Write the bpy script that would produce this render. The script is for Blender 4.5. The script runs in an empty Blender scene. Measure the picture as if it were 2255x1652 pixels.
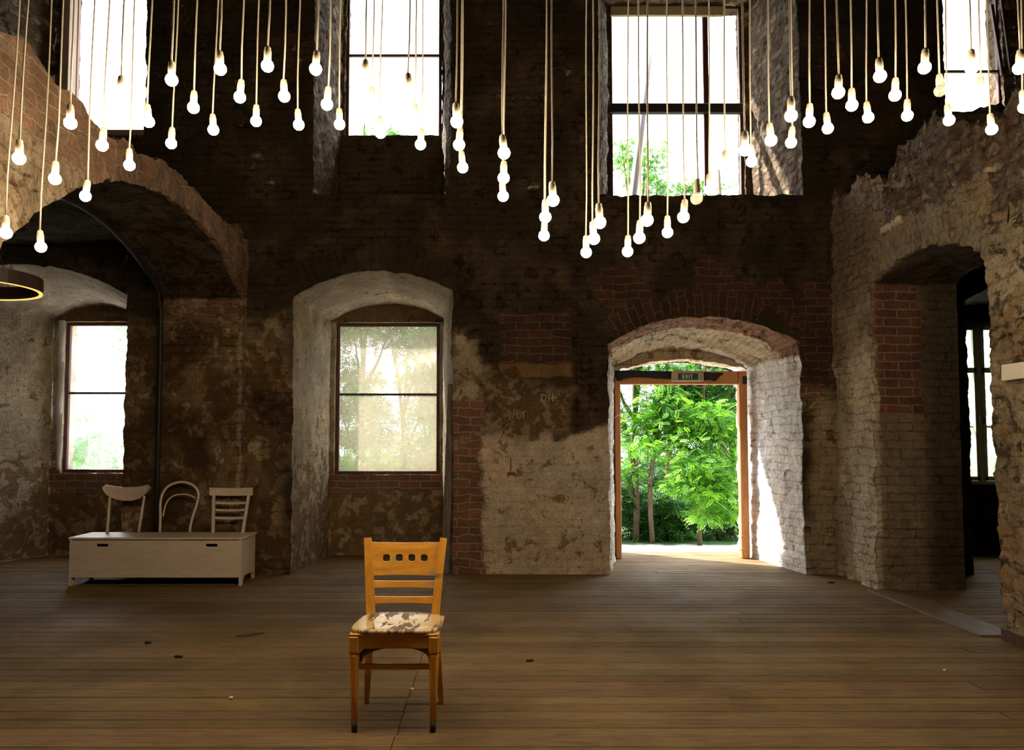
import bpy, math, random
import numpy as np
from mathutils import Vector, Matrix

random.seed(7)
rng = np.random.default_rng(7)
sc = bpy.context.scene
COL = sc.collection
PI = math.pi

# ------------------------------------------------------------------ camera
F = 1750.0; CX, CY = 1090.0, 870.0; PITCH = math.radians(3.13); EYE = 1.5
W_, H_ = 2255.0, 1652.0
cam_d = bpy.data.cameras.new('camera'); cam = bpy.data.objects.new('camera', cam_d); COL.objects.link(cam)
cam.location = (0, 0, EYE); cam.rotation_euler = (PI/2 + PITCH, 0, 0)
cam_d.sensor_fit = 'HORIZONTAL'; cam_d.sensor_width = 36.0; cam_d.lens = F/W_*36.0
cam_d.shift_x = (W_/2 - CX)/W_; cam_d.shift_y = (CY - H_/2)/W_
cam_d.clip_end = 500
sc.camera = cam
cp, sp = math.cos(PITCH), math.sin(PITCH)

def ray(u, v):
    xc = (u-CX)/F; yc = -(v-CY)/F
    return xc, cp - yc*sp, sp + yc*cp
def at(u, v, Y):
    """a photo measurement turned into a point on the plane y = Y"""
    x, y, z = ray(u, v); t = Y/y
    return Vector((x*t, Y, EYE + z*t))
def atx(u, v, X):
    x, y, z = ray(u, v); t = X/x
    return Vector((X, y*t, EYE + z*t))
def XW(u, v, Y): return at(u, v, Y).x
def ZW(v, Y): return at(CX, v, Y).z

# ------------------------------------------------------------------ noise
def _hash(ix, iy, iz, seed):
    h = (ix*374761393 + iy*668265263 + iz*2147483647 + seed*1274126177) & 0xffffffff
    h = ((h ^ (h >> 13))*1274126177) & 0xffffffff
    h = ((h ^ (h >> 15))*2246822519) & 0xffffffff
    return ((h ^ (h >> 16)) & 0xffffff)/float(0xffffff)
def vnoise(p, seed=0):
    p = np.asarray(p, dtype=np.float64)
    i = np.floor(p).astype(np.int64); f = p - i; f = f*f*(3-2*f)
    r = 0
    for dx in (0, 1):
        for dy in (0, 1):
            for dz in (0, 1):
                w = (f[:, 0] if dx else 1-f[:, 0])*(f[:, 1] if dy else 1-f[:, 1])*(f[:, 2] if dz else 1-f[:, 2])
                r = r + w*_hash(i[:, 0]+dx, i[:, 1]+dy, i[:, 2]+dz, seed)
    return r
def fbm(p, freq, octv=4, seed=0, gain=.5):
    p = np.asarray(p)*freq; a = 1.0; s = 0; t = 0
    for k in range(octv):
        s = s + a*vnoise(p + 17.3*k, seed+k); t += a; a *= gain; p = p*2.03
    return s/t
def sstep(x, a, b):
    t = np.clip((x-a)/(b-a), 0, 1); return t*t*(3-2*t)

# ------------------------------------------------------------------ materials
def new_mat(name):
    m = bpy.data.materials.new(name); m.use_nodes = True
    nt = m.node_tree; nt.nodes.clear()
    out = nt.nodes.new('ShaderNodeOutputMaterial')
    return m, nt, out
def N(nt, typ, **kw):
    n = nt.nodes.new(typ)
    for k, v in kw.items():
        if k.startswith('i_'): n.inputs[k[2:].replace('_', ' ')].default_value = v
        else: setattr(n, k, v)
    return n
def L(nt, a, b): nt.links.new(a, b)
def MATH(nt, op, a, b=None, c=None, clamp=False):
    n = nt.nodes.new('ShaderNodeMath'); n.operation = op; n.use_clamp = clamp
    for k, v in enumerate((a, b, c)):
        if v is None: continue
        if isinstance(v, (int, float)): n.inputs[k].default_value = v
        else: nt.links.new(v, n.inputs[k])
    return n.outputs[0]
def MIX(nt, fac, a, b, blend='MIX'):
    n = nt.nodes.new('ShaderNodeMix'); n.data_type = 'RGBA'; n.blend_type = blend
    for s, v in ((n.inputs[0], fac), (n.inputs[6], a), (n.inputs[7], b)):
        if isinstance(v, (int, float)): s.default_value = v
        elif isinstance(v, tuple): s.default_value = (*v[:3], 1)
        else: nt.links.new(v, s)
    return n.outputs[2]
def RAMP(nt, fac, stops, interp='LINEAR'):
    n = nt.nodes.new('ShaderNodeValToRGB'); n.color_ramp.interpolation = interp
    e = n.color_ramp.elements
    while len(e) < len(stops): e.new(0.5)
    for k, (p, c) in enumerate(stops):
        e[k].position = p; e[k].color = (*c, 1) if len(c) == 3 else c
    nt.links.new(fac, n.inputs[0]); return n.outputs[0]
def STEP(nt, x, a, b):
    n = nt.nodes.new('ShaderNodeMapRange'); n.interpolation_type = 'SMOOTHSTEP'
    nt.links.new(x, n.inputs[0]); n.inputs[1].default_value = a; n.inputs[2].default_value = b
    return n.outputs[0]
def NOISE(nt, vec, scale, detail=4, rough=.55, dist=0):
    n = nt.nodes.new('ShaderNodeTexNoise'); n.inputs['Scale'].default_value = scale
    n.inputs['Detail'].default_value = detail; n.inputs['Roughness'].default_value = rough; n.inputs['Distortion'].default_value = dist
    if vec is not None: nt.links.new(vec, n.inputs['Vector'])
    return n
def PRINC(nt, out, col, rough=.6, bump=None, metal=0, spec=.5, bstr=.5, bdist=.01):
    p = nt.nodes.new('ShaderNodeBsdfPrincipled')
    for s, v in ((p.inputs['Base Color'], col), (p.inputs['Roughness'], rough)):
        if isinstance(v, tuple): s.default_value = (*v[:3], 1)
        elif isinstance(v, (int, float)): s.default_value = v
        else: nt.links.new(v, s)
    p.inputs['Metallic'].default_value = metal
    p.inputs['Specular IOR Level'].default_value = spec
    if bump is not None:
        b = nt.nodes.new('ShaderNodeBump'); b.inputs['Strength'].default_value = bstr; b.inputs['Distance'].default_value = bdist
        nt.links.new(bump, b.inputs['Height']); nt.links.new(b.outputs[0], p.inputs['Normal'])
    nt.links.new(p.outputs[0], out.inputs[0]); return p

def masonry():
    m, nt, out = new_mat('old_masonry')
    uv = N(nt, 'ShaderNodeUVMap', uv_map='UVMap').outputs[0]
    tint = N(nt, 'ShaderNodeAttribute', attribute_name='tint').outputs['Color']
    mkn = N(nt, 'ShaderNodeAttribute', attribute_name='mask'); mk = mkn.outputs['Color']; dust = mkn.outputs['Alpha']
    sep = N(nt, 'ShaderNodeSeparateColor'); L(nt, mk, sep.inputs[0])
    mb, mf, ms = sep.outputs[0], sep.outputs[1], sep.outputs[2]
    pos = N(nt, 'ShaderNodeNewGeometry').outputs['Position']
    nA = NOISE(nt, pos, 6, 8, .66, .5)
    nB = NOISE(nt, pos, 34, 4, .6)
    a, b = nA.outputs[0], nB.outputs[0]
    # distorted brick coordinates
    vm = N(nt, 'ShaderNodeVectorMath', operation='MULTIPLY_ADD')
    L(nt, nA.outputs[1], vm.inputs[0]); vm.inputs[1].default_value = (.035, .035, 0); L(nt, uv, vm.inputs[2])
    br = N(nt, 'ShaderNodeTexBrick', offset=.5, squash=1)
    L(nt, vm.outputs[0], br.inputs['Vector'])
    br.inputs['Scale'].default_value = 1.0
    br.inputs['Brick Width'].default_value = .27; br.inputs['Row Height'].default_value = .088
    br.inputs['Mortar Size'].default_value = .009; br.inputs['Mortar Smooth'].default_value = .25
    br.inputs['Color1'].default_value = (.24, .080, .050, 1); br.inputs['Color2'].default_value = (.125, .052, .036, 1)
    br.inputs['Mortar'].default_value = (.30, .24, .175, 1); br.inputs['Bias'].default_value = 0
    bfac = br.outputs['Fac']
    # plaster: surface coat (tint) and the browner coat below
    under = MIX(nt, 1.0, tint, (.52, .43, .34), 'MULTIPLY')
    fl = STEP(nt, MATH(nt, 'MULTIPLY_ADD', mf, .55, a), .66, .70)
    pl = MIX(nt, fl, tint, under)
    # brick shows through colour: brick * overall grime from tint brightness
    brk = MIX(nt, STEP(nt, b, .35, .75), br.outputs['Color'], MIX(nt, .45, br.outputs['Color'], (.12, .085, .055)))
    ts = N(nt, 'ShaderNodeSeparateColor'); L(nt, tint, ts.inputs[0])
    gr = N(nt, 'ShaderNodeClamp'); L(nt, MATH(nt, 'MULTIPLY_ADD', ts.outputs[1], 4.2, .27), gr.inputs[0]); gr.inputs[1].default_value = .3; gr.inputs[2].default_value = 1.15
    gc = N(nt, 'ShaderNodeCombineColor')
    for k in range(3): L(nt, gr.outputs[0], gc.inputs[k])
    brk = MIX(nt, 1.0, brk, gc.outputs[0], 'MULTIPLY')
    brk = MIX(nt, MATH(nt, 'MULTIPLY', dust, MATH(nt, 'SUBTRACT', 1.15, MATH(nt, 'MULTIPLY', bfac, .35))), brk, tint)
    # stone
    vor = N(nt, 'ShaderNodeTexVoronoi', feature='F1'); vor.inputs['Scale'].default_value = 5.2
    vm2 = N(nt, 'ShaderNodeVectorMath', operation='MULTIPLY_ADD')
    L(nt, nA.outputs[1], vm2.inputs[0]); vm2.inputs[1].default_value = (.22, .22, .22); L(nt, pos, vm2.inputs[2])
    mp = N(nt, 'ShaderNodeMapping'); mp.inputs['Scale'].default_value = (1, 1, 1.9); L(nt, vm2.outputs[0], mp.inputs[0])
    L(nt, mp.outputs[0], vor.inputs['Vector'])
    vsep = N(nt, 'ShaderNodeSeparateColor'); L(nt, vor.outputs['Color'], vsep.inputs[0])
    stc = RAMP(nt, vsep.outputs[0], [(0, (.10, .065, .04)), (.35, (.24, .16, .10)), (.6, (.30, .23, .15)), (.8, (.17, .07, .04)), (1, (.46, .38, .27))])
    edge = STEP(nt, vor.outputs['Distance'], .28, .62)
    stc = MIX(nt, MATH(nt, 'MULTIPLY', edge, .75), stc, (.10, .07, .045))
    # combine
    fb = STEP(nt, MATH(nt, 'MULTIPLY_ADD', a, .9, mb), .93, .99)
    fs = STEP(nt, MATH(nt, 'MULTIPLY_ADD', a, .8, ms), .88, .96)
    c = MIX(nt, fs, pl, stc)
    c = MIX(nt, fb, c, brk)
    course = STEP(nt, mb, .02, .22)
    jd = MATH(nt, 'MULTIPLY', MATH(nt, 'MULTIPLY', bfac, course), STEP(nt, a, .36, .62))
    c = MIX(nt, MATH(nt, 'MULTIPLY', MATH(nt, 'MULTIPLY', jd, MATH(nt, 'SUBTRACT', 1, fb)), .62), c, MIX(nt, 1.0, c, (.30, .24, .19), 'MULTIPLY'))
    var = MATH(nt, 'MULTIPLY_ADD', b, 1.1, .42)
    cv = N(nt, 'ShaderNodeCombineColor'); 
    for k in range(3): L(nt, var, cv.inputs[k])
    c = MIX(nt, 1.0, c, cv.outputs[0], 'MULTIPLY')
    # pits
    pit = STEP(nt, MATH(nt, 'MULTIPLY', a, b), .13, .155)
    c = MIX(nt, MATH(nt, 'MULTIPLY', MATH(nt, 'SUBTRACT', 1, pit), .55), c, (.07, .045, .03))
    # relief
    h1 = MATH(nt, 'MULTIPLY', a, 2.2)
    h2 = MATH(nt, 'MULTIPLY_ADD', b, .8, h1)
    h3 = MATH(nt, 'MULTIPLY_ADD', MATH(nt, 'MULTIPLY', bfac, MATH(nt, 'ADD', course, .15)), -1.7, h2)
    h4 = MATH(nt, 'MULTIPLY_ADD', MATH(nt, 'MULTIPLY', bfac, fb), -.9, h3)
    h5 = MATH(nt, 'MULTIPLY_ADD', MATH(nt, 'MULTIPLY', edge, fs), -2.5, h4)
    h6 = MATH(nt, 'MULTIPLY_ADD', fl, -.35, h5)
    PRINC(nt, out, c, .92, h6, spec=.2, bstr=.9, bdist=.016)
    return m
M_WALL = masonry()

def wood_floor():
    m, nt, out = new_mat('floor_boards')
    pos = N(nt, 'ShaderNodeNewGeometry').outputs['Position']
    t = N(nt, 'ShaderNodeAttribute', attribute_name='tint').outputs['Color']
    mp = N(nt, 'ShaderNodeMapping'); mp.inputs['Scale'].default_value = (1.2, 14, 1); L(nt, pos, mp.inputs[0])
    g = NOISE(nt, mp.outputs[0], 3.2, 6, .65, .6).outputs[0]
    s = NOISE(nt, pos, 1.3, 5, .6, .4).outputs[0]
    k = NOISE(nt, mp.outputs[0], 9, 3, .6).outputs[0]
    c = MIX(nt, 1.0, t, RAMP(nt, g, [(.3, (.55, .5, .45)), (.52, (1, 1, 1)), (.75, (1.0, .9, .8))]), 'MULTIPLY')
    c = MIX(nt, 1.0, c, RAMP(nt, s, [(.3, (.70, .68, .66)), (.5, (.93, .93, .93)), (.7, (1.12, 1.08, 1.0))]), 'MULTIPLY')
    c = MIX(nt, STEP(nt, k, .70, .76), c, (.03, .02, .012))
    PRINC(nt, out, c, RAMP(nt, s, [(.3, (.85,)*3), (.7, (.66,)*3)]), g, spec=.28, bstr=.35, bdist=.004)
    return m
M_FLOOR = wood_floor()

def wood(name, c1, c2, rough=.5, spec=.4, scale=(12, 12, 1.5), worn=None, bstr=.2):
    m, nt, out = new_mat(name)
    co = N(nt, 'ShaderNodeTexCoord').outputs['Object']
    mp = N(nt, 'ShaderNodeMapping'); mp.inputs['Scale'].default_value = scale; L(nt, co, mp.inputs[0])
    g = NOISE(nt, mp.outputs[0], 3, 5, .6, .5).outputs[0]
    c = RAMP(nt, g, [(.3, c1), (.7, c2)])
    if worn:
        w = NOISE(nt, co, 9, 5, .65).outputs[0]
        c = MIX(nt, STEP(nt, w, worn[1], worn[1]+.06), c, worn[0])
    PRINC(nt, out, c, rough, g, spec=spec, bstr=bstr, bdist=.003)
    return m
def plain(name, col, rough=.5, metal=0, spec=.5, var=.15, bstr=.1):
    m, nt, out = new_mat(name)
    co = N(nt, 'ShaderNodeTexCoord').outputs['Object']
    g = NOISE(nt, co, 14, 4, .6).outputs[0]
    c = MIX(nt, g, tuple(x*(1-var) for x in col), tuple(min(1, x*(1+var)) for x in col))
    PRINC(nt, out, c, rough, g, metal, spec, bstr, .002)
    return m
M_OAK = wood('honey_varnished_wood', (.52, .22, .028), (.76, .38, .055), .32, .5, (8, 8, 1.2), ((.30, .15, .07), .66))
M_OAKH = wood('honey_varnished_wood_rails', (.52, .22, .028), (.76, .38, .055), .32, .5, (1.2, 8, 8), ((.42, .30, .18), .60))
M_OAKD = wood('dark_brown_bentwood', (.10, .03, .012), (.16, .055, .02), .45)
M_FOOT = plain('scuffed_black_foot', (.035, .025, .02), .7)
M_BENCH = wood('white_painted_wood', (.62, .50, .42), (.74, .61, .52), .42, .5, (2, 8, 8), ((.40, .32, .26), .70), .08)
M_HOLE = plain('dark_cavity', (.012, .009, .007), .95)
M_DARKWOOD = wood('dark_red_brown_frame', (.05, .018, .012), (.11, .04, .025), .6)
M_POST = wood('orange_brown_post', (.46, .19, .07), (.64, .30, .12), .6, .3, (9, 9, 1.2), ((.14, .06, .03), .68))
M_GREYWOOD = wood('weathered_grey_timber', (.10, .08, .065), (.26, .22, .18), .85, .2, (16, 16, 1.4), bstr=.8)
M_CORD = plain('cream_fabric_cord', (.40, .36, .30), .8)
M_SOCK = plain('cream_plastic_socket', (.40, .34, .27), .4)
M_STEEL = plain('dull_steel_collar', (.35, .30, .24), .4, 1)
M_BLACK = plain('black_rubber', (.012, .011, .012), .6)
M_TARP = plain('black_tarpaulin', (.010, .010, .012), .7, bstr=.6)
M_PAPER = plain('white_board', (.78, .70, .60), .7, var=.05)
M_SHEET = plain('white_plastic_sheet', (.75, .76, .80), .4, var=.05)
M_SIGNG = plain('dark_green_sign_face', (.010, .05, .035), .35)
M_SIGNF = plain('pale_sign_frame', (.45, .33, .20), .5)
M_SIGNW = plain('white_lettering', (.75, .78, .74), .5)
M_CREAM = plain('cream_painted_window_wood', (.55, .58, .40), .5)
M_RUST = plain('rusty_iron', (.16, .06, .035), .8)
M_BARK = wood('tree_bark', (.05, .035, .022), (.13, .095, .06), .95, .1, (6, 6, 1.2), bstr=1)
M_RING = wood('dark_wood_ring', (.022, .010, .006), (.04, .018, .010), .5)
M_BEIGE = plain('beige_blind_board', (.50, .42, .27), .7)
M_SCRATCH = plain('pale_scratches', (.48, .40, .31), .9)

def emit(name, col, s):
    m, nt, out = new_mat(name)
    e = N(nt, 'ShaderNodeEmission'); e.inputs[0].default_value = (*col, 1); e.inputs[1].default_value = s
    L(nt, e.outputs[0], out.inputs[0]); return m
BULB = 112.0
M_BULB = emit('glowing_bulb', (1.0, .79, .49), BULB)
M_LED = emit('warm_led_strip', (1.0, .55, .14), 1.1)

def glass(name, haze, hazecol, scale=3.0, lo=.35, hi=.75, trans=(1, 1, 1)):
    """window glass: clear with a film of dirt or painted glare that scatters light"""
    m, nt, out = new_mat(name)
    co = N(nt, 'ShaderNodeTexCoord').outputs['Object']
    n = NOISE(nt, co, scale, 6, .62, .5).outputs[0]
    t = N(nt, 'ShaderNodeBsdfTransparent'); t.inputs[0].default_value = (*trans, 1)
    d = N(nt, 'ShaderNodeBsdfDiffuse'); d.inputs[0].default_value = (*hazecol, 1)
    r = N(nt, 'ShaderNodeBsdfTranslucent'); r.inputs[0].default_value = (*hazecol, 1)
    g = N(nt, 'ShaderNodeBsdfGlossy'); g.inputs['Roughness'].default_value = .08
    dm = N(nt, 'ShaderNodeMixShader'); dm.inputs[0].default_value = .75; L(nt, d.outputs[0], dm.inputs[1]); L(nt, r.outputs[0], dm.inputs[2])
    f = MATH(nt, 'MULTIPLY', STEP(nt, n, lo, hi), haze[1]-haze[0]); f = MATH(nt, 'ADD', f, haze[0])
    m1 = N(nt, 'ShaderNodeMixShader'); L(nt, f, m1.inputs[0]); L(nt, t.outputs[0], m1.inputs[1]); L(nt, dm.outputs[0], m1.inputs[2])
    m2 = N(nt, 'ShaderNodeMixShader'); m2.inputs[0].default_value = .04; L(nt, m1.outputs[0], m2.inputs[1]); L(nt, g.outputs[0], m2.inputs[2])
    L(nt, m2.outputs[0], out.inputs[0]); return m
M_GLASS_DIRTY = glass('dusty_window_glass', (.32, .68), (.27, .24, .175), 2.6)
M_GLASS = glass('clear_window_glass', (.06, .22), (.75, .8, .8))  # whitish film imitates the glare veil of an overexposed view
M_BULB_OFF = glass('unlit_bulb_glass', (.25, .4), (.8, .7, .55), 20)

def leaf_mat():
    m, nt, out = new_mat('locust_leaves')
    t = N(nt, 'ShaderNodeAttribute', attribute_name='tint').outputs['Color']
    d = N(nt, 'ShaderNodeBsdfPrincipled'); L(nt, t, d.inputs['Base Color']); d.inputs['Roughness'].default_value = .45
    d.inputs['Specular IOR Level'].default_value = .3
    r = N(nt, 'ShaderNodeBsdfTranslucent'); L(nt, MIX(nt, 1.0, t, (1.0, 1.15, .45), 'MULTIPLY'), r.inputs[0])
    x = N(nt, 'ShaderNodeMixShader'); x.inputs[0].default_value = .32; L(nt, d.outputs[0], x.inputs[1]); L(nt, r.outputs[0], x.inputs[2])
    L(nt, x.outputs[0], out.inputs[0]); return m
M_LEAF = leaf_mat()

def ground_mat():
    m, nt, out = new_mat('yard_ground')
    pos = N(nt, 'ShaderNodeNewGeometry').outputs['Position']
    n = NOISE(nt, pos, 1.4, 5, .6).outputs[0]; n2 = NOISE(nt, pos, 25, 4, .6).outputs[0]
    sx = N(nt, 'ShaderNodeSeparateXYZ'); L(nt, pos, sx.inputs[0])
    grass = RAMP(nt, n2, [(.3, (.015, .05, .008)), (.7, (.05, .13, .018))])
    path = RAMP(nt, n2, [(.3, (.76, .73, .68)), (.7, (.88, .86, .82))])
    f = STEP(nt, MATH(nt, 'MULTIPLY_ADD', n, 1.2, sx.outputs[1]), 16.0, 16.5)
    PRINC(nt, out, MIX(nt, f, path, grass), .9, n2, bstr=.6, bdist=.03)
    return m
M_GROUND = ground_mat()

# ------------------------------------------------------------------ objects and tags
def link(o, parent=None):
    COL.objects.link(o)
    if parent is not None: o.parent = parent
    return o
def tag(o, label=None, cat=None, group=None, kind=None):
    if label: o['label'] = label
    if cat: o['category'] = cat
    if group: o['group'] = group
    if kind: o['kind'] = kind
    return o
def struct(o, label=None): return tag(o, label, None, None, 'structure')
def empty(name, loc, rz=0):
    o = bpy.data.objects.new(name, None); o.location = loc; o.rotation_euler = (0, 0, rz); o.empty_display_size = .1
    return link(o)

class MB:
    """collects shapes; build() links them as ONE mesh object"""
    def __init__(s): s.v = []; s.f = []; s.m = []; s.cm = 0
    def add(s, vs, fs):
        o = len(s.v); s.v += [tuple(p) for p in vs]; s.f += [tuple(i+o for i in f) for f in fs]; s.m += [s.cm]*len(fs)
    def box(s, c, d, rot=None, bev=0):
        hx, hy, hz = d[0]/2, d[1]/2, d[2]/2
        if bev <= 0:
            vs = [Vector((x*hx, y*hy, z*hz)) for x in (-1, 1) for y in (-1, 1) for z in (-1, 1)]
            fs = [(0, 1, 3, 2), (4, 6, 7, 5), (0, 4, 5, 1), (2, 3, 7, 6), (0, 2, 6, 4), (1, 5, 7, 3)]
        else:
            b = min(bev, hx*.9, hy*.9, hz*.9); vs = []; idx = {}
            for x in (-1, 1):
                for y in (-1, 1):
                    for z in (-1, 1):
                        for k, q in enumerate(((hx, hy-b, hz-b), (hx-b, hy, hz-b), (hx-b, hy-b, hz))):
                            idx[(x, y, z, k)] = len(vs); vs.append(Vector((x*q[0], y*q[1], z*q[2])))
            fs = []
            def quad(l): fs.append(tuple(l))
            for x in (-1, 1):
                l = [idx[(x, y, z, 0)] for y, z in ((-1, -1), (1, -1), (1, 1), (-1, 1))]; quad(l if x > 0 else l[::-1])
                l = [idx[(z2, x, y2, 1)] for z2, y2 in ((-1, -1), (-1, 1), (1, 1), (1, -1))]; quad(l if x > 0 else l[::-1])
                l = [idx[(y2, z2, x, 2)] for y2, z2 in ((-1, -1), (1, -1), (1, 1), (-1, 1))]; quad(l if x > 0 else l[::-1])
            for a_ in (-1, 1):
                for b_ in (-1, 1):
                    quad([idx[(a_, b_, -1, 0)], idx[(a_, b_, -1, 1)], idx[(a_, b_, 1, 1)], idx[(a_, b_, 1, 0)]])
                    quad([idx[(a_, -1, b_, 0)], idx[(a_, -1, b_, 2)], idx[(a_, 1, b_, 2)], idx[(a_, 1, b_, 0)]])
                    quad([idx[(-1, a_, b_, 1)], idx[(-1, a_, b_, 2)], idx[(1, a_, b_, 2)], idx[(1, a_, b_, 1)]])
            for x in (-1, 1):
                for y in (-1, 1):
                    for z in (-1, 1): fs.append((idx[(x, y, z, 0)], idx[(x, y, z, 1)], idx[(x, y, z, 2)]))
        R = rot if rot is not None else Matrix.Identity(3)
        s.add([R @ v + Vector(c) for v in vs], fs)
    def tube(s, pts, rad, n=8, cap=True, flat=None):
        """pts polyline, rad float or list; flat = (sx, sy) squash"""
        pts = [Vector(p) for p in pts]; m = len(pts)
        rads = rad if isinstance(rad, (list, tuple)) else [rad]*m
        up = None; vs = []
        for i, p in enumerate(pts):
            t = (pts[min(i+1, m-1)] - pts[max(i-1, 0)]).normalized()
            if up is None:
                up = Vector((0, 0, 1)) if abs(t.z) < .9 else Vector((0, 1, 0))
            s1 = t.cross(up).normalized(); s2 = s1.cross(t).normalized(); up = s2
            for k in range(n):
                a = 2*PI*k/n + PI/n
                fx, fy = flat if flat else (1, 1)
                vs.append(p + s1*(math.cos(a)*rads[i]*fx) + s2*(math.sin(a)*rads[i]*fy))
        fs = [(i*n+k, i*n+(k+1) % n, (i+1)*n+(k+1) % n, (i+1)*n+k) for i in range(m-1) for k in range(n)]
        if cap: fs += [tuple(range(n))[::-1], tuple((m-1)*n+k for k in range(n))]
        s.add(vs, fs)
    def lathe(s, prof, n=16, c=(0, 0, 0)):
        vs = []; fs = []
        for r, z in prof:
            for k in range(n):
                a = 2*PI*k/n; vs.append((c[0]+r*math.cos(a), c[1]+r*math.sin(a), c[2]+z))
        for i in range(len(prof)-1):
            for k in range(n): fs.append((i*n+k, i*n+(k+1) % n, (i+1)*n+(k+1) % n, (i+1)*n+k))
        s.add(vs, fs)
    def prism(s, poly, y0, y1):
        """polygon in x,z pushed along y"""
        n = len(poly); vs = [(x, y0, z) for x, z in poly]+[(x, y1, z) for x, z in poly]
        fs = [tuple(range(n)), tuple(range(n, 2*n))[::-1]]+[(i, i+n, (i+1) % n+n, (i+1) % n) for i in range(n)]
        s.add(vs, fs)
    def build(s, name, mat, parent=None, smooth=False, loc=None):
        me = bpy.data.meshes.new(name); me.from_pydata(s.v, [], s.f); me.update()
        for mm in (mat if isinstance(mat, (list, tuple)) else [mat]): me.materials.append(mm)
        if any(s.m): me.polygons.foreach_set('material_index', s.m)
        if smooth: me.polygons.foreach_set('use_smooth', [True]*len(me.polygons))
        o = bpy.data.objects.new(name, me)
        if loc is not None: o.location = loc
        import bmesh
        b = bmesh.new(); b.from_mesh(me); bmesh.ops.recalc_face_normals(b, faces=b.faces); b.to_mesh(me); b.free()
        return link(o, parent)

# ------------------------------------------------------------------ masonry surfaces
Y0 = 8.88      # room face of the back wall
YB = 10.30     # back of its niches
YO = 10.62     # outer face
XL, XLB = -2.80, -3.70     # left wall, arch opening to side room
XR, XRB = 3.80, 4.66       # right wall
ZU = ZW(430, Y0)           # upper storey sill level
ZC = 7.75
XMIN, XMAX = -7.3, 8.2
STEPS = .03

class Skin:
    """masonry skin made from mapped grids; relief comes from one field in world space"""
    def __init__(s): s.P = []; s.UV = []; s.F = []; s.n = 0; s.R = []
    def grid(s, P, UV, rough=1.0, flip=False):
        nu, nv = P.shape[:2]
        idx = np.arange(nu*nv).reshape(nu, nv)+s.n
        q = np.stack([idx[:-1, :-1], idx[1:, :-1], idx[1:, 1:], idx[:-1, 1:]], -1).reshape(-1, 4)
        if flip: q = q[:, ::-1]
        s.P.append(P.reshape(-1, 3)); s.UV.append(UV.reshape(-1, 2)); s.F.append(q); s.R.append(np.full(nu*nv, rough)); s.n += nu*nv
    def build(s, name, paint, mat=None, amp=1.0):
        P = np.concatenate(s.P); UV = np.concatenate(s.UV); Fq = np.concatenate(s.F); R = np.concatenate(s.R)[:, None]
        D = np.stack([fbm(P, 1.1, 3, 11+k)-.5 for k in range(3)], 1)*.05
        D += np.stack([fbm(P, 7.0, 3, 31+k)-.5 for k in range(3)], 1)*.045
        D += np.stack([fbm(P*np.array([1, 1, 1.6]), 19.0, 2, 51+k)-.5 for k in range(3)], 1)*.022
        fade = sstep(P[:, 2], .0, .05)[:, None]
        D[:, 2:3] *= fade
        tint, mask, ramp = paint(P)
        grime = .62+.76*fbm(P*np.array([1, 1, .55]), 5.5, 5, 91, .62)
        fine = .75+.5*fbm(P, 17, 3, 95)
        warm = fbm(P, 1.7, 3, 99)-.5
        tint = tint*(grime*fine)[:, None]*(1+warm[:, None]*np.array([[.25, 0, -.3]]))
        Q = P + D*amp*R*ramp[:, None]
        me = bpy.data.meshes.new(name)
        me.vertices.add(len(Q)); me.vertices.foreach_set('co', Q.astype(np.float32).ravel())
        me.loops.add(len(Fq)*4); me.loops.foreach_set('vertex_index', Fq.astype(np.int32).ravel())
        me.polygons.add(len(Fq)); me.polygons.foreach_set('loop_start', np.arange(0, len(Fq)*4, 4, dtype=np.int32))
        me.polygons.foreach_set('use_smooth', np.ones(len(Fq), dtype=bool))
        me.update(calc_edges=True)
        l = me.uv_layers.new(name='UVMap'); l.data.foreach_set('uv', UV[Fq.ravel()].astype(np.float32).ravel())
        if mask.shape[1] == 3: mask = np.concatenate([mask, np.full((len(mask), 1), .10)], 1)
        tint = np.concatenate([tint, np.ones((len(tint), 1))], 1)
        for nm, arr in (('tint', tint), ('mask', mask)):
            a = me.attributes.new(nm, 'FLOAT_COLOR', 'POINT')
            a.data.foreach_set('color', arr.astype(np.float32).ravel())
        me.materials.append(mat or M_WALL)
        o = bpy.data.objects.new(name, me); return link(o)

def samples(a0, a1, step=STEPS):
    n = max(1, int(round((a1-a0)/step))); return np.linspace(a0, a1, n+1)

class Arch:
    """opening a0..a1, floor b0, springing at bs (left) / bs2 (right), crown bc"""
    def __init__(s, a0, a1, b0, bs, bc=None, bs2=None):
        s.a0, s.a1, s.b0, s.bs, s.bs2 = a0, a1, b0, bs, bs2 if bs2 is not None else bs
        s.rise = (bc if bc is not None else bs) - (s.bs+s.bs2)/2
        w = (a1-a0)/2; s.mid = (a0+a1)/2
        s.R = (w*w+s.rise**2)/(2*s.rise) if s.rise > 1e-3 else None
    def top(s, a):
        a = np.asarray(a, float); t = (a-s.a0)/(s.a1-s.a0)
        base = s.bs*(1-t)+s.bs2*t
        if s.R is None: return base
        d = np.sqrt(np.maximum(s.R**2-(a-s.mid)**2, 0))-(s.R-s.rise)
        return base+d
    def outline(s, n_side, n_top):
        zl = np.linspace(s.b0, s.bs, n_side+1)
        aa = np.linspace(s.a0, s.a1, n_top+1)
        zr = np.linspace(s.bs2, s.b0, n_side+1)
        a = np.concatenate([np.full(n_side+1, s.a0), aa[1:-1], np.full(n_side+1, s.a1)])
        b = np.concatenate([zl, s.top(aa)[1:-1], zr])
        return a, b

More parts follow.
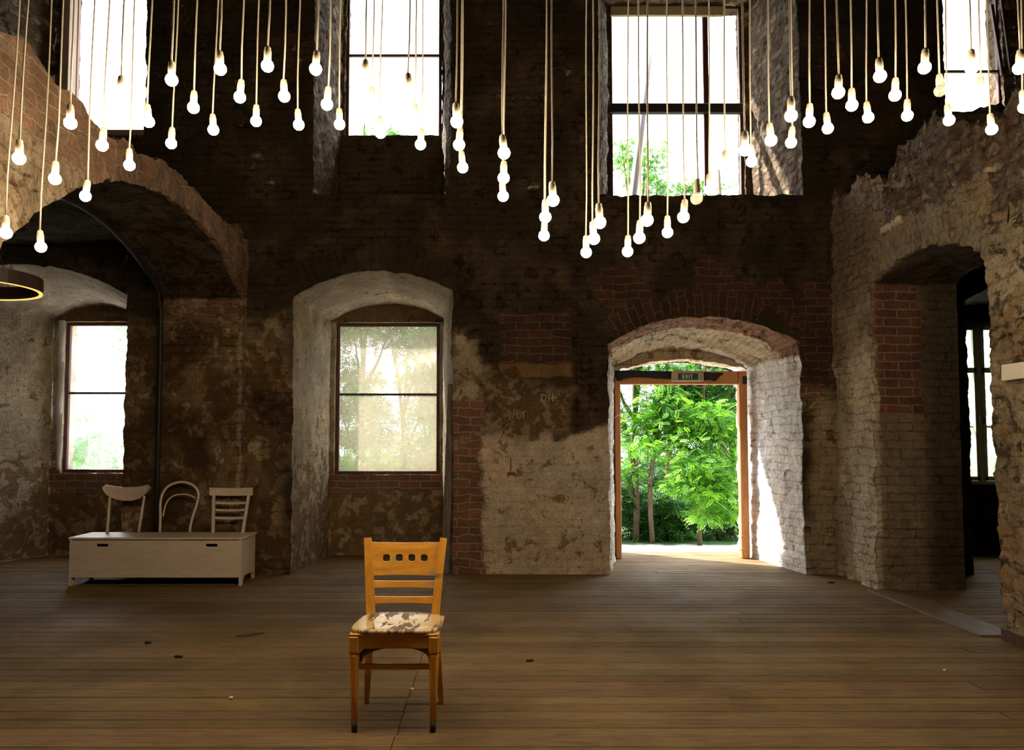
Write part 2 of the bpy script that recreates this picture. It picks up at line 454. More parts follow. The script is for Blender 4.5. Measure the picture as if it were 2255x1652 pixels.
def facade(sk, mapf, a0, a1, b0, b1, openings, step=STEPS, c=0.0, vous=0.0, rough=1.0, btop=None):
    """wall face over a0..a1, b0..b1 with openings cut out; mapf(a,b,c) -> xyz"""
    def put(a, B, polar=None):
        A = np.repeat(a[:, None], B.shape[1], 1)
        P = mapf(A, B, np.full_like(A, c))
        if polar is None: UV = np.stack([A, B], -1)
        else:
            o, = polar; R = o.R; bc = (o.bs+o.bs2)/2+o.rise-R
            ang = np.arctan2(A-o.mid, B-bc); rad = np.hypot(A-o.mid, B-bc)
            UV = np.stack([rad-R+.01, ang*R], -1)
        sk.grid(P, UV, rough)
    def rows(lo, hi, n):
        t = np.linspace(0, 1, n+1)[None, :]; return lo[:, None]*(1-t)+hi[:, None]*t
    top = btop if btop is not None else (lambda a: np.full_like(a, b1))
    cur = a0
    for o in openings+[None]:
        nxt = o.a0 if o else a1
        if nxt-cur > 1e-4:
            a = samples(cur, nxt, step); hi = top(a)
            put(a, rows(np.full_like(a, b0), hi, max(1, int((b1-b0)/step))))
        if o:
            a = samples(o.a0, o.a1, step)
            if o.b0-b0 > 1e-3: put(a, rows(np.full_like(a, b0), np.full_like(a, o.b0), max(1, int((o.b0-b0)/step))))
            lo = o.top(a); hi = top(a)
            if vous > 0 and o.R is not None:
                mid = lo+vous
                put(a, rows(lo, mid, max(1, int(vous/step))), (o,))
                lo = mid
            put(a, rows(lo, hi, max(1, int(np.max(hi-lo)/step))))
            cur = o.a1

def reveal(sk, mapf, o1, o2, c1, c2, step=STEPS, rough=1.0, sill=False):
    ns = max(1, int((o1.bs-o1.b0)/step)); nt_ = max(2, int((o1.a1-o1.a0)/step)); nd = max(1, int(abs(c2-c1)/step))
    a1_, b1_ = o1.outline(ns, nt_); a2_, b2_ = o2.outline(ns, nt_)
    t = np.linspace(0, 1, nd+1)[None, :]
    A = a1_[:, None]*(1-t)+a2_[:, None]*t; B = b1_[:, None]*(1-t)+b2_[:, None]*t; C = c1*(1-t)+c2*t+0*A
    s_ = np.concatenate([[0], np.cumsum(np.hypot(np.diff(a1_), np.diff(b1_)))])
    D = np.abs(C-c1)
    # sides: courses run level (height as v); soffit: courses run through the thickness
    side = (np.arange(len(a1_)) <= ns) | (np.arange(len(a1_)) >= len(a1_)-ns-1)
    U = np.where(side[:, None], D, D); V = np.where(side[:, None], B, s_[:, None]+0*A)
    sk.grid(mapf(A, B, C), np.stack([U, V], -1), rough)
    if sill and o1.b0 > 0.01:
        a = samples(0, 1, step/(o1.a1-o1.a0)); 
        A = (o1.a0+(o1.a1-o1.a0)*a)[:, None]*(1-t)+(o2.a0+(o2.a1-o2.a0)*a)[:, None]*t
        B = o1.b0*(1-t)+o2.b0*t+0*A; C = c1*(1-t)+c2*t+0*A
        sk.grid(mapf(A, B, C), np.stack([A, C], -1), rough)

mapBack = lambda a, b, c: np.stack([a, c, b], -1)
mapRight = lambda a, b, c: np.stack([c, a, b], -1)

# ---- paint helpers: soft boxes of finish laid on the walls
def box(P, ax, lo, hi, zlo, zhi, f=.12, wob=.12, seed=0):
    """1 inside the patch, ragged soft edge"""
    w1 = (fbm(P, 2.3, 4, 200+seed)-.5)*2*wob*2
    a = P[:, ax]+w1; z = P[:, 2]+(fbm(P, 2.6, 4, 260+seed)-.5)*2*wob*2
    d = np.minimum(np.minimum(a-lo, hi-a), np.minimum(z-zlo, zhi-z))
    return sstep(d, -f/2, f/2)
def mixc(t, c, k): return t*(1-k[:, None]) + np.array(c)[None, :]*k[:, None]

DARK = (.040, .027, .016); BROWN = (.075, .050, .029); TAN = (.27, .205, .145); WASH = (.52, .415, .325); PALE = (.42, .35, .26); OCHRE = (.17, .105, .05)

def paint_back(P):
    n = len(P); x, y, z = P.T
    big = fbm(P, .8, 4, 5); mid = fbm(P, 3.0, 4, 6)
    t = np.tile(np.array(DARK), (n, 1))
    t = mixc(t, BROWN, sstep(mid, .45, .65)*.9)
    mask = np.zeros((n, 3)); mask[:, 1] = .15+.3*(mid-.5)
    ramp = np.ones(n)
    ZWv = lambda v: ZW(v, Y0)
    XWu = lambda u, v=966: XW(u, v, Y0)
    # faint bricks all through the dark upper masonry
    mask[:, 0] = .22+.5*(big-.5)
    mask[:, 2] = .25*sstep(z, 3.0, 3.6)
    # upper storey: rubble
    up = sstep(z, ZU-.1, ZU+.1)
    mask[:, 2] = np.maximum(mask[:, 2], .45*up*sstep(mid, .3, .6))
    # pier between window and door
    k = box(P, 0, XWu(940), XWu(1420), -1, ZWv(948), .10, .14, 1)*(y < Y0+.05); t = mixc(t, WASH, k); mask[:, 0] = mask[:, 0]*(1-k)+.055*k; mask[:, 1] = np.where(k > .5, .15, mask[:, 1]); mask[:, 2] *= 1-k
    k = box(P, 0, XWu(1040), XWu(1260), ZWv(965), ZWv(845), .2, .12, 2)*(y < Y0+.05); t = mixc(t, (.24, .17, .105), k); mask[:, 1] = np.maximum(mask[:, 1], .36*k); mask[:, 0] *= 1-k
    k = box(P, 0, XWu(980), XWu(1064), -1, ZWv(850), .05, .06, 3)*(y < Y0+.05); t = mixc(t, (.26, .19, .13), k); mask[:, 0] = np.maximum(mask[:, 0], k*(.50+.5*sstep(fbm(P, 1.6, 3, 77), .38, .58)))
    k = box(P, 0, XWu(1004), XWu(1060), ZWv(840), ZWv(730), .15, .22, 4)*(y < Y0+.05); t = mixc(t, (.36, .29, .21), k*sstep(mid, .42, .52)); mask[:, 0] *= 1-k
    k = box(P, 0, XWu(1102), XWu(1262), ZWv(800), ZWv(690), .03, .02, 5)*(y < Y0+.05); mask[:, 0] = np.maximum(mask[:, 0], .9*k)
    k = box(P, 0, XWu(1100), XWu(1262), ZWv(830), ZWv(800), .03, .02, 6)*(y < Y0+.05); t = mixc(t, OCHRE, k); mask[:, 0] *= 1-k
    # door arch ring of standing bricks
    k = box(P, 0, XWu(1300), XWu(1800), ZWv(748), ZWv(600), .5, .30, 7)*(y < Y0+.05); mask[:, 0] = np.maximum(mask[:, 0], .66*k)
    # right of the door
    k = box(P, 0, XWu(1768), XWu(1870), -1, ZWv(880), .2, .15, 8)*(y < Y0+.05); t = mixc(t, (.30, .23, .15), k); mask[:, 0] = mask[:, 0]*(1-k)+.22*k; mask[:, 2] *= 1-k
    k = box(P, 0, XWu(1768), XWu(1870), ZWv(880), ZWv(600), .1, .1, 9)*(y < Y0+.05); mask[:, 0] = np.maximum(mask[:, 0], .6*k)
    # left of window 2 and behind the bench
    k = box(P, 0, XWu(-300), XWu(640), -1, ZWv(700), .4, .2, 10)*(y < Y0+.05); t = mixc(t, (.20, .135, .075), k); t = mixc(t, (.40, .31, .21), k*sstep(mid, .55, .59)*.7); mask[:, 0] *= 1-.6*k; mask[:, 1] = np.maximum(mask[:, 1], .42*k); mask[:, 2] *= 1-k
    k = box(P, 0, XWu(560), XWu(650), ZWv(950), ZWv(868), .05, .08, 11)*(y < Y0+.05); mask[:, 0] = np.maximum(mask[:, 0], .5*k); t = mixc(t, DARK, k*.8)
    # inside the niches: old limewash, flaking low down
    deep = (y > Y0+.03)
    low = deep & (z < ZU-.3)
    kl = low.astype(float)
    t = mixc(t, PALE, kl*(.75+.25*sstep(mid, .4, .6))); mask[:, 0] *= 1-kl; mask[:, 2] *= 1-kl
    mask[:, 1] = np.where(low, .10+.30*sstep(1.9-z, 0, 1.2)+.25*(mid-.5), mask[:, 1])
    ramp = np.where(low, .55, ramp)
    # below window 1/2: band of dark bricks and stained plaster
    bk = (y > YB-.03) & (y < YB+.03) & (x < .5)
    k = bk*sstep(z, .80, .86)*sstep(1.16-z, 0, .06); mask[:, 0] = np.maximum(mask[:, 0], k*.95)
    k = bk*sstep(.84-z, 0, .06); t = mixc(t, (.36, .27, .17), k); mask[:, 1] = np.where(k > .5, .40, mask[:, 1])
    k = bk*sstep(z, 2.98, 3.02); t = mixc(t, (.14, .09, .045), k)
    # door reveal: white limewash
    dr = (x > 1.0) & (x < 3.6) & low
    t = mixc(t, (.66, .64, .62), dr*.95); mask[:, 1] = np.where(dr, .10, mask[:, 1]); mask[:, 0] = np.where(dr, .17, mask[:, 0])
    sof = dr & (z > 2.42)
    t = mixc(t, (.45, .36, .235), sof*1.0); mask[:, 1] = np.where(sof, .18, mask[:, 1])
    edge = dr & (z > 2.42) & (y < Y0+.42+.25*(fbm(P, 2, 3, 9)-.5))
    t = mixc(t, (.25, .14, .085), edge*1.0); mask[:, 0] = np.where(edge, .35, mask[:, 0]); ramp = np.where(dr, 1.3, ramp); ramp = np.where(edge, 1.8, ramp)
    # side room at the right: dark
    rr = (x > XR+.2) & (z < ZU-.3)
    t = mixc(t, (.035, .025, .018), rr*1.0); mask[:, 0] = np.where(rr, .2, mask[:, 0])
    # upper niche reveals: stone
    un = deep & (z > ZU-.2)
    mask[:, 2] = np.where(un, .62, mask[:, 2]); t = mixc(t, (.20, .15, .10), un*.8); mask[:, 0] = np.where(un, .2, mask[:, 0]); ramp = np.where(un, 1.5, ramp)
    par = (y > YB-.06) & (z > ZU-.05) & (z < 5.5)
    t = mixc(t, (.07, .05, .03), par*1.0); mask[:, 2] = np.where(par, .2, mask[:, 2])
    return t, mask, ramp

def paint_left(P):
    n = len(P); x, y, z = P.T
    mid = fbm(P, 3.0, 4, 6); big = fbm(P, .9, 4, 8)
    t = np.tile(np.array((.20, .14, .09)), (n, 1)); t = mixc(t, (.30, .22, .15), sstep(mid, .4, .6))
    mask = np.zeros((n, 3)); mask[:, 1] = .2
    face = x > XL-.04
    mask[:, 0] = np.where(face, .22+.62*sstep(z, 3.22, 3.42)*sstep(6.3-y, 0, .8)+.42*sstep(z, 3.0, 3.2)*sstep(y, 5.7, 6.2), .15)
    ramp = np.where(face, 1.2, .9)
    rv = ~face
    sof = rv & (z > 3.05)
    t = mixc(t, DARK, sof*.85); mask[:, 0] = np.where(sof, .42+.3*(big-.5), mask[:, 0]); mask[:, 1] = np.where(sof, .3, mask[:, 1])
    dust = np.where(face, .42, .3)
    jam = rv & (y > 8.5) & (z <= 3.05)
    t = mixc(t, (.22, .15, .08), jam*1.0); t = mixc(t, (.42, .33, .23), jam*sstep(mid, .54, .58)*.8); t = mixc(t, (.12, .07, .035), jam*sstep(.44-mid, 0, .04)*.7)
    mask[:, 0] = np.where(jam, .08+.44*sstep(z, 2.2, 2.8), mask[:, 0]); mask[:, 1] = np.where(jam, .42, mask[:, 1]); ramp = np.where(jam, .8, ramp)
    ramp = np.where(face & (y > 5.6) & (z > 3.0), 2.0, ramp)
    return t, np.concatenate([mask, dust[:, None]], 1), ramp

def paint_right(P):
    n = len(P); x, y, z = P.T
    mid = fbm(P, 3.0, 4, 6); big = fbm(P, .9, 4, 8)
    t = np.tile(np.array((.26, .185, .115)), (n, 1)); t = mixc(t, (.37, .29, .20), sstep(mid, .42, .58))
    mask = np.zeros((n, 3)); mask[:, 1] = .06; mask[:, 0] = .34+.35*(big-.5)
    face = x < XR+.05
    top = face & (z > 2.9)
    t = mixc(t, (.22, .16, .10), top*.8)
    mask[:, 2] = np.where(face, .46+.30*sstep(z, 3.1, 3.5), mask[:, 2])
    stub = face & (y > 7.7)
    mask[:, 2] = np.where(stub, .1, mask[:, 2]); mask[:, 0] = np.where(stub, .3, mask[:, 0])
    k = stub*sstep(2.45-z, 0, .2); t = mixc(t, (.46, .38, .29), k)
    mask[:, 0] = np.where(stub & (z > 2.3), .62, mask[:, 0])
    vs = face & (z > 3.0) & (z < 3.55) & (y > 6.0) & (y < 8.1)
    mask[:, 0] = np.where(vs, .5+.3*(big-.5), mask[:, 0]); mask[:, 2] = np.where(vs, .15, mask[:, 2])
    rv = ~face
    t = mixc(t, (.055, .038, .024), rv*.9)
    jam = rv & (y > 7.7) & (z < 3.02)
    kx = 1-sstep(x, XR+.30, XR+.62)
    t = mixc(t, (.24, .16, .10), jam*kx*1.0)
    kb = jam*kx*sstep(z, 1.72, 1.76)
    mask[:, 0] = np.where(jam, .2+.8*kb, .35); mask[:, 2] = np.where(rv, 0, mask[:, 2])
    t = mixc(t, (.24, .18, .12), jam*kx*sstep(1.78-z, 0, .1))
    dust = np.where(jam, .02, np.where(face, .45, .4))
    ramp = np.where(face, 2.0, 1.1); ramp = np.where(jam, .35, ramp); ramp = np.where(z > 3.5, 2.5, ramp)
    p0, p1 = atx(1932, 530, XR), atx(1986, 475, XR)
    pb = face & (y < p0.y) & (y > p1.y) & (z > p0.z+.05) & (z < p1.z)
    t = mixc(t, (.55, .44, .30), pb*1.0); mask[pb, 2] = 0; mask[pb, 0] = 0
    return t, np.concatenate([mask, dust[:, None]], 1), ramp

def paint_dark(P):
    n = len(P); mid = fbm(P, 2, 4, 6)
    t = np.tile(np.array(DARK), (n, 1)); t = mixc(t, BROWN, sstep(mid, .4, .6))
    mask = np.zeros((n, 3)); mask[:, 0] = .25; mask[:, 1] = .3
    return t, mask, np.ones(n)*.5

# ---- openings of the back wall (front outline, back outline, hole)
def XY0(u, v=966): return XW(u, v, Y0)
n1f = Arch(-6.55, XY0(276, 850), 0, 3.12, 3.47); n1b = Arch(XW(112, 950, YB), XW(292, 900, YB)+.12, 0, 3.04, 3.24)
n2f = Arch(XY0(645, 850), XY0(997, 850), 0, ZW(655, Y0), ZW(597, Y0), ZW(640, Y0)); n2b = Arch(XW(727, 950, YB), XW(973, 900, YB)+.01, 0, ZW(712, YB)+.02, ZW(672, YB), ZW(705, YB)+.02)
drf = Arch(XY0(1341, 1000), XY0(1768, 1000), 0, ZW(757, Y0), ZW(699, Y0)); drb = Arch(XW(1352, 1000, YB-.15), XW(1648, 1000, YB-.15), 0, ZW(812, YB-.15), ZW(766, YB-.15))
n4f = Arch(5.3, 7.3, 0, 3.05, 3.35); n4b = Arch(5.6, 7.1, 0, 3.05, 3.25)
u1f = Arch(-6.1, XY0(320, 150), ZU, 7.58); u1b = Arch(-5.85, XW(372, 150, YB), ZU, 7.62)
u2f = Arch(XY0(692, 150), XY0(993, 150), ZU, 7.58); u2b = Arch(XW(752, 150, YB), XW(976, 150, YB), ZU, 7.62)
u3f = Arch(XY0(1318, 200), XY0(1762, 200), ZU, 7.2); u3b = Arch(XW(1335, 200, YB), XW(1652, 200, YB), ZU, 7.3)
u4f = Arch(XY0(2079, 150), 7.4, ZU, 7.58); u4b = Arch(5.5, XW(2236, 150, YB), ZU, 7.62)
# window holes: (a0, a1, b0, b1)
def hole(u0, u1, v0, v1, Y=YB):
    vm = (v0+v1)/2; return Arch(XW(u0, vm, Y), XW(u1, vm, Y), ZW(v1, Y), ZW(v0, Y))
h1 = hole(136, 286, 708, 1042); h2 = hole(737, 968, 710, 1046)
hd = Arch(XW(1362, 1000, YB), XW(1640, 1000, YB), 0, ZW(815, YB-.1), ZW(792, YB-.1))
h4 = Arch(5.72, 6.95, ZW(1068, YB), ZW(708, YB))
hu1 = Arch(XW(147, 150, YB), u1b.a1-.04, ZW(297, YB), 7.56); hu2 = Arch(XW(760, 150, YB), XW(972, 150, YB), ZW(300, YB), 7.56)
hu3 = Arch(XW(1343, 200, YB), XW(1640, 200, YB), ZU+.12, ZW(6, YB)); hu4 = Arch(5.6, XW(2210, 150, YB), ZW(290, YB), 7.56)

sk = Skin()
facade(sk, mapBack, XMIN, XMAX, 0, ZU, [n1f, n2f, drf, n4f], c=Y0, vous=.30)
facade(sk, mapBack, XMIN, XMAX, ZU, ZC, [u1f, u2f, u3f, u4f], c=Y0)
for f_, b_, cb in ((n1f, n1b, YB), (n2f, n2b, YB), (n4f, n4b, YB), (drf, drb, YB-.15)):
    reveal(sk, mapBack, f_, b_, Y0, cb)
for f_, b_ in ((u1f, u1b), (u2f, u2b), (u3f, u3b), (u4f, u4b)):
    reveal(sk, mapBack, f_, b_, Y0, YB, sill=True)
for b_, h_ in ((n1b, h1), (n2b, h2), (n4b, h4), (u1b, hu1), (u2b, hu2), (u3b, hu3), (u4b, hu4)):
    facade(sk, mapBack, b_.a0, b_.a1, b_.b0, b_.bs, [h_], c=YB, btop=b_.top, rough=.5)
    reveal(sk, mapBack, h_, h_, YB, YO, sill=True, rough=.6)
hd.b0 = 0
facade(sk, mapBack, drb.a0, drb.a1, 0, drb.bs, [hd], c=YB-.15, btop=drb.top, rough=.6)
reveal(sk, mapBack, hd, hd, YB-.15, YO)
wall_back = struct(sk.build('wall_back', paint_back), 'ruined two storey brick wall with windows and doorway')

# outside face of the same wall
sk = Skin()
facade(sk, mapBack, XMIN-.6, XMAX+.6, -1.0, ZU, [h1, h2, hd, h4], c=YO, step=.25)
facade(sk, mapBack, XMIN-.6, XMAX+.6, ZU, ZC+.4, [hu1, hu2, hu3, hu4], c=YO, step=.25)
o = sk.build('wall_outer', paint_dark, amp=.0); struct(o, 'outside face of the window wall')

# left wall with the big arch
HL = 3.77
la = Arch(4.30, 8.78, 0, 2.52, 3.58, 3.06)
la.R = 3.5; la.mid = 6.9
def la_top(a):
    a = np.asarray(a, float); return 3.60-(3.5-np.sqrt(3.5**2-(a-6.93)**2))
la.top = la_top; la.bs = float(la_top(4.30)); la.bs2 = float(la_top(8.78)); la.rise = 3.60-(la.bs+la.bs2)/2
sk = Skin()
topL = lambda a: HL+.05*np.sin(a*3.1)+.03*np.sin(a*9.7+1)-.03*sstep(a, 6.2, 7.0)
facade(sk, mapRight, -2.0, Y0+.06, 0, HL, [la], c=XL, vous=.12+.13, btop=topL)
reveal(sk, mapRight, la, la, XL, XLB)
a = samples(-2.0, Y0+.06, .05); t = np.linspace(0, 1, 20)[None, :]
A = a[:, None]+0*t; C = XL*(1-t)+XLB*t+0*A; B = topL(A)
sk.grid(mapRight(A, B, C), np.stack([A, C], -1))
facade(sk, mapRight, -2.0, Y0+.06, 0, HL, [la], c=XLB, btop=topL, step=.08)
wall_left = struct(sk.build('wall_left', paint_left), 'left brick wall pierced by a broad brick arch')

# right wall with arched opening
ra = Arch(6.07, 7.96, 0, 2.98, 3.20, 3.05)
sk = Skin()
def topR(a):
    a = np.asarray(a, float)
    base = np.interp(a, [-2, 5.0, 5.8, 6.1, 6.5, 6.8, 7.1, 7.5, 8.0, 8.5, 8.95], [3.95, 3.95, 3.98, 4.05, 4.2, 4.24, 4.16, 4.12, 4.16, 4.16, 4.2])
    q = np.stack([a.ravel()*3.4, 0*a.ravel()+3, 0*a.ravel()], 1)
    st = (np.round(vnoise(q, 5)*5)/5).reshape(a.shape)-.5
    return base+.24*st*sstep(a, 4, 5)+.03*np.sin(a*31)
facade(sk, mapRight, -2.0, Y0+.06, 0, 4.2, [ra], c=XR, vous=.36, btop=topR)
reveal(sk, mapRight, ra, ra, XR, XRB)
A = a[:, None]+0*t; C = XR*(1-t)+XRB*t+0*A; B = topR(A)
sk.grid(mapRight(A, B, C), np.stack([A, C], -1))
facade(sk, mapRight, -2.0, Y0+.06, 0, 4.2, [ra], c=XRB, btop=topR, step=.08)
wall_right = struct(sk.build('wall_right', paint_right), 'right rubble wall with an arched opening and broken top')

# remaining shell of the building
def shell(name, fn, lab, amp=.6):
    sk = Skin(); fn(sk); return struct(sk.build(name, paint_dark, amp=amp), lab)
def quad(sk, p0, p1, p2, p3, step=.3):
    p0, p1, p2, p3 = map(np.array, (p0, p1, p2, p3))
    nu = max(1, int(np.linalg.norm(p1-p0)/step)); nv = max(1, int(np.linalg.norm(p3-p0)/step))
    s, t = np.meshgrid(np.linspace(0, 1, nu+1), np.linspace(0, 1, nv+1), indexing='ij'); s = s[..., None]; t = t[..., None]
    P = (p0*(1-s)+p1*s)*(1-t)+(p3*(1-s)+p2*s)*t
    UV = np.concatenate([s*np.linalg.norm(p1-p0), t*np.linalg.norm(p3-p0)], -1)
    sk.grid(P.astype(float), UV)
YF = -2.2
shell('wall_front', lambda s: quad(s, (XMIN, YF, 0), (XMAX, YF, 0), (XMAX, YF, ZC), (XMIN, YF, ZC)), 'wall behind the viewer')
shell('wall_outer_left', lambda s: quad(s, (XMIN, YF, 0), (XMIN, Y0+.1, 0), (XMIN, Y0+.1, ZC), (XMIN, YF, ZC)), 'outer wall of the left side room')
shell('wall_outer_right', lambda s: quad(s, (XMAX, YF, 0), (XMAX, Y0+.1, 0), (XMAX, Y0+.1, ZC), (XMAX, YF, ZC)), 'outer wall of the right side room')
def ceil_boards():
    b = MB(); y = YF-.2
    while y < YO: b.box(((XMIN+XMAX)/2, y+.11, ZC+.03), (XMAX-XMIN+.6, .212, .05)); y += .22
    b.box(((XMIN+XMAX)/2, (YF+YO)/2, ZC+.12), (XMAX-XMIN+.8, YO-YF+.6, .1))
    return struct(b.build('ceiling', wood('dark_ceiling_boards', (.04, .028, .018), (.08, .055, .035), .9, .2, (1, 12, 12))), 'dark board ceiling')
ceil_boards()
def slab(name, x0, x1, z0, z1, lab):
    s = Skin()
    for z in (z0, z1): quad(s, (x0, YF, z), (x1, YF, z), (x1, Y0+.02, z), (x0, Y0+.02, z), .15)
    return struct(s.build(name, paint_dark, amp=.8), lab)
slab('ceiling_left', XMIN, XLB+.02, 3.66, 3.74, 'masonry ceiling of the left side room')
slab('ceiling_right', XRB-.02, XMAX, 3.72, 3.84, 'masonry ceiling of the right side room')

b = MB(); b.box(((XMIN+XMAX)/2, YO+.45, ZC+.40), (XMAX-XMIN+2, 1.0, .12)); struct(b.build('added_eaves', M_DARKWOOD), 'added roof eaves shading the upper windows')  # eaves added to keep the sun off the upper window reveals
# ---- floor of separate boards laid from wall to wall
def build_floor():
    P = []; Fq = []; T = []
    y = YF-.1; r = random.Random(3)
    base = np.array((.178, .115, .048))
    while y < YO+.02:
        w = r.choice((.118, .13, .145, .16, .15))
        big = r.random() < .24
        g = .004+(.006 if big else .001*r.random())
        if y+w > YO+.02: w = YO+.02-y
        xs = [XMIN-.1]
        if 2.0 < y < 8.6: xs.append(-.50+r.uniform(-.006, .006))
        xc = r.uniform(1.0, 5.0); xs.append(xc) if r.random() < .3 else None
        xs.append(XMAX+.1)
        for x0, x1 in zip(xs[:-1], xs[1:]):
            dz0, dz1 = r.uniform(-.003, .0015), r.uniform(-.003, .0015)
            k = r.uniform(.78, 1.2); col = base*k*np.array((1, r.uniform(.95, 1.05), r.uniform(.88, 1.1)))
            n = 24; o = len(P)
            x0b, x1b = x0+.002, x1-.002; ya, yb = y+g/2, y+w-g/2; e = .004
            X = np.linspace(x0b, x1b, n+1)
            wob = [.0012*math.sin(xx*2.3+y*7)+.0008*math.sin(xx*5.1+y*3) for xx in X]
            prof = [(ya, -.03), (ya, -e), (ya+e, 0), (yb-e, 0), (yb, -e), (yb, -.03)]
            for i, xx in enumerate(X):
                z = dz0+(dz1-dz0)*i/n
                for (py, pz) in prof: P.append((xx, py+wob[i], pz+z)); T.append(col)
            for i in range(n):
                for j in range(5): a_ = o+i*6+j; Fq.append((a_, a_+6, a_+7, a_+1))
        y += w
    me = bpy.data.meshes.new('floor'); me.from_pydata(P, [], Fq); me.update()
    a_ = me.attributes.new('tint', 'FLOAT_COLOR', 'POINT'); T = np.array(T)
    a_.data.foreach_set('color', np.concatenate([T, np.ones((len(T), 1))], 1).astype(np.float32).ravel())
    me.materials.append(M_FLOOR); me.materials.append(M_HOLE)
    o = link(bpy.data.objects.new('floor', me))
    b = MB(); b.box(((XMIN+XMAX)/2, (YF+YO)/2, -.06), (XMAX-XMIN+.4, YO-YF, .06)); s = b.build('subfloor', M_HOLE, o)
    return struct(o, 'worn wooden floorboards running side to side')
build_floor()
b = MB(); b.box((XR+.02, 7.02, .004), (.30, 1.84, .022), bev=.004)
struct(b.build('trim_1', wood('grey_brown_threshold', (.10, .07, .04), (.17, .115, .07), .6, .3, (9, 1, 9))), 'threshold board laid across the floorboards in the right archway')
b = MB(); b.prism([(0, 0), (.03, 0), (.03, .07), (0, .09)], 0, 3.5)
o = b.build('baseboard_right', M_DARKWOOD); o.location = (XR-.035, 2.5, 0); struct(o, 'broken dark board at the foot of the right wall')

# ------------------------------------------------------------------ windows
def window(name, h, cols, rows_, Y=None, fr=.045, bar=.028, dep=.06, mat=None, gl=None, lab='', barsz=None, vbars=None):
    Y = Y if Y else YB+.10
    root = empty(name, ((h.a0+h.a1)/2, Y, h.b0)); struct(root, lab)
    mat = mat or M_DARKWOOD; w = h.a1-h.a0; H = h.bs-h.b0
    b = MB()
    for s_ in (-1, 1): b.box((s_*(w/2-fr/2), 0, H/2), (fr, dep, H), bev=.004)
    b.box((0, 0, fr/2), (w-2*fr, dep, fr), bev=.004); b.box((0, 0, H-fr/2), (w-2*fr, dep, fr), bev=.004)
    b.build('window_frame', mat, root)
    for z in (barsz or []):
        b = MB(); b.box((0, .001, z-h.b0), (w-2*fr+.004, dep*.8, bar), bev=.003); b.build('transom', mat, root)
    for x in (vbars or []):
        b = MB(); b.box((x-(h.a0+h.a1)/2, -.004, H/2), (bar, dep*.8, H-2*fr+.004), bev=.003); b.build('mullion', mat, root)
    if gl:
        b = MB(); b.box((0, .012, H/2), (w-2*fr+.01, .004, H-2*fr+.01)); b.build('window_pane', gl, root)
    return root
w1 = window('window_1', h1, 1, 2, barsz=[ZW(866, YB+.1)], gl=M_GLASS, lab='tall dark framed window of the left side room')
w2 = window('window_2', h2, 1, 2, barsz=[ZW(869, YB+.1)], gl=M_GLASS_DIRTY, lab='tall dark framed window with dusty glass')
w3 = window('window_3', hu1, 1, 1, fr=.10, mat=wood('faded_pink_frame', (.30, .18, .13), (.42, .28, .22), .7), barsz=[ZW(-8, YB+.1)], lab='upper opening with faded wooden frame at the left')
b = MB(); b.box((-(hu1.a1-hu1.a0)/2+.045, -.13, (hu1.bs-hu1.b0)/2), (.09, .20, hu1.bs-hu1.b0), bev=.004); b.build('side_board', wood('pinkish_side_board', (.40, .27, .21), (.55, .40, .32), .7), w3)
w4 = window('window_4', hu2, 1, 2, fr=.04, barsz=[ZW(123, YB+.1)], mat=M_DARKWOOD, lab='upper window opening with one thin crossbar')
w5 = window('window_5', hu3, 2, 2, fr=.045, bar=.07, lab='large upper window opening with heavy crossbar', barsz=[], vbars=[XW(1554, 200, YB+.1)])
b = MB(); b.box((0, -.03, ZW(240, YB+.07)-hu3.b0), (hu3.a1-hu3.a0, .09, .125), bev=.008); b.build('crossbeam', plain('near_black_beam', (.02, .015, .018), .7), w5)
b = MB(); b.box((-.12, -.06, ZW(22, YB)-hu3.b0), (XW(1592, 20, YB)-XW(1343, 20, YB), .05, .135), bev=.01); b.build('blind_board', M_BEIGE, w5)
w6 = window('window_6', hu4, 1, 2, fr=.03, barsz=[ZW(158, YB+.1)], lab='small upper window opening above the broken wall')
b = MB(); b.tube([(hu4.a1-.1-(hu4.a0+hu4.a1)/2, -.05, 1.75), (hu4.a1-.03-(hu4.a0+hu4.a1)/2, -.12, .75)], .028, 4); b.tube([(hu4.a1+.0-(hu4.a0+hu4.a1)/2, -.10, 1.8), (hu4.a1+.06-(hu4.a0+hu4.a1)/2, -.16, .75)], .02, 4); b.build('hanging_sash', M_DARKWOOD, w6)
# painted casement of the right side room
hw = h4; w7 = window('window_7', h4, 2, 3, fr=.05, mat=M_CREAM, gl=M_GLASS, bar=.03, lab='green cream casement window of the right side room',
                     barsz=[ZW(815, YB+.1), ZW(940, YB+.1)], vbars=[])
cxw = (h4.a0+h4.a1)/2
b = MB(); b.box((XW(2154, 900, YB+.08)-cxw, -.03, (h4.bs-h4.b0)/2), (.075, .06, h4.bs-h4.b0-.1), bev=.006); b.build('centre_post', M_CREAM, w7)
for k in range(2):
    b = MB(); x0 = XW(2154, 900, YB+.08)-cxw; w_ = .50; H = h4.bs-h4.b0
    xa = x0-.03-.30 if k == 0 else x0+.03
    ww = .30 if k == 0 else .55
    b.box((xa+.02, -.05, H/2), (.045, .05, H-.1), bev=.004); b.box((xa+ww-.02, -.05, H/2), (.045, .05, H-.1), bev=.004)
    b.box((xa+ww/2, -.05, .08), (ww, .05, .06), bev=.004); b.box((xa+ww/2, -.05, H-.08), (ww, .05, .06), bev=.004)
    b.box((xa+ww/2, -.05, ZW(815, YB)-h4.b0), (ww, .05, .07), bev=.004)
    s_ = b.build('sash', M_CREAM, w7)
    b = MB(); b.box((x0+(-.02 if k == 0 else .04), -.09, ZW(925, YB)-h4.b0), (.02, .03, .10), bev=.004); b.build('handle', M_STEEL, s_)
b = MB(); b.box((cxw-.35+.1, YB-.02+.09, 0), (.16, .02, 2.1)); 
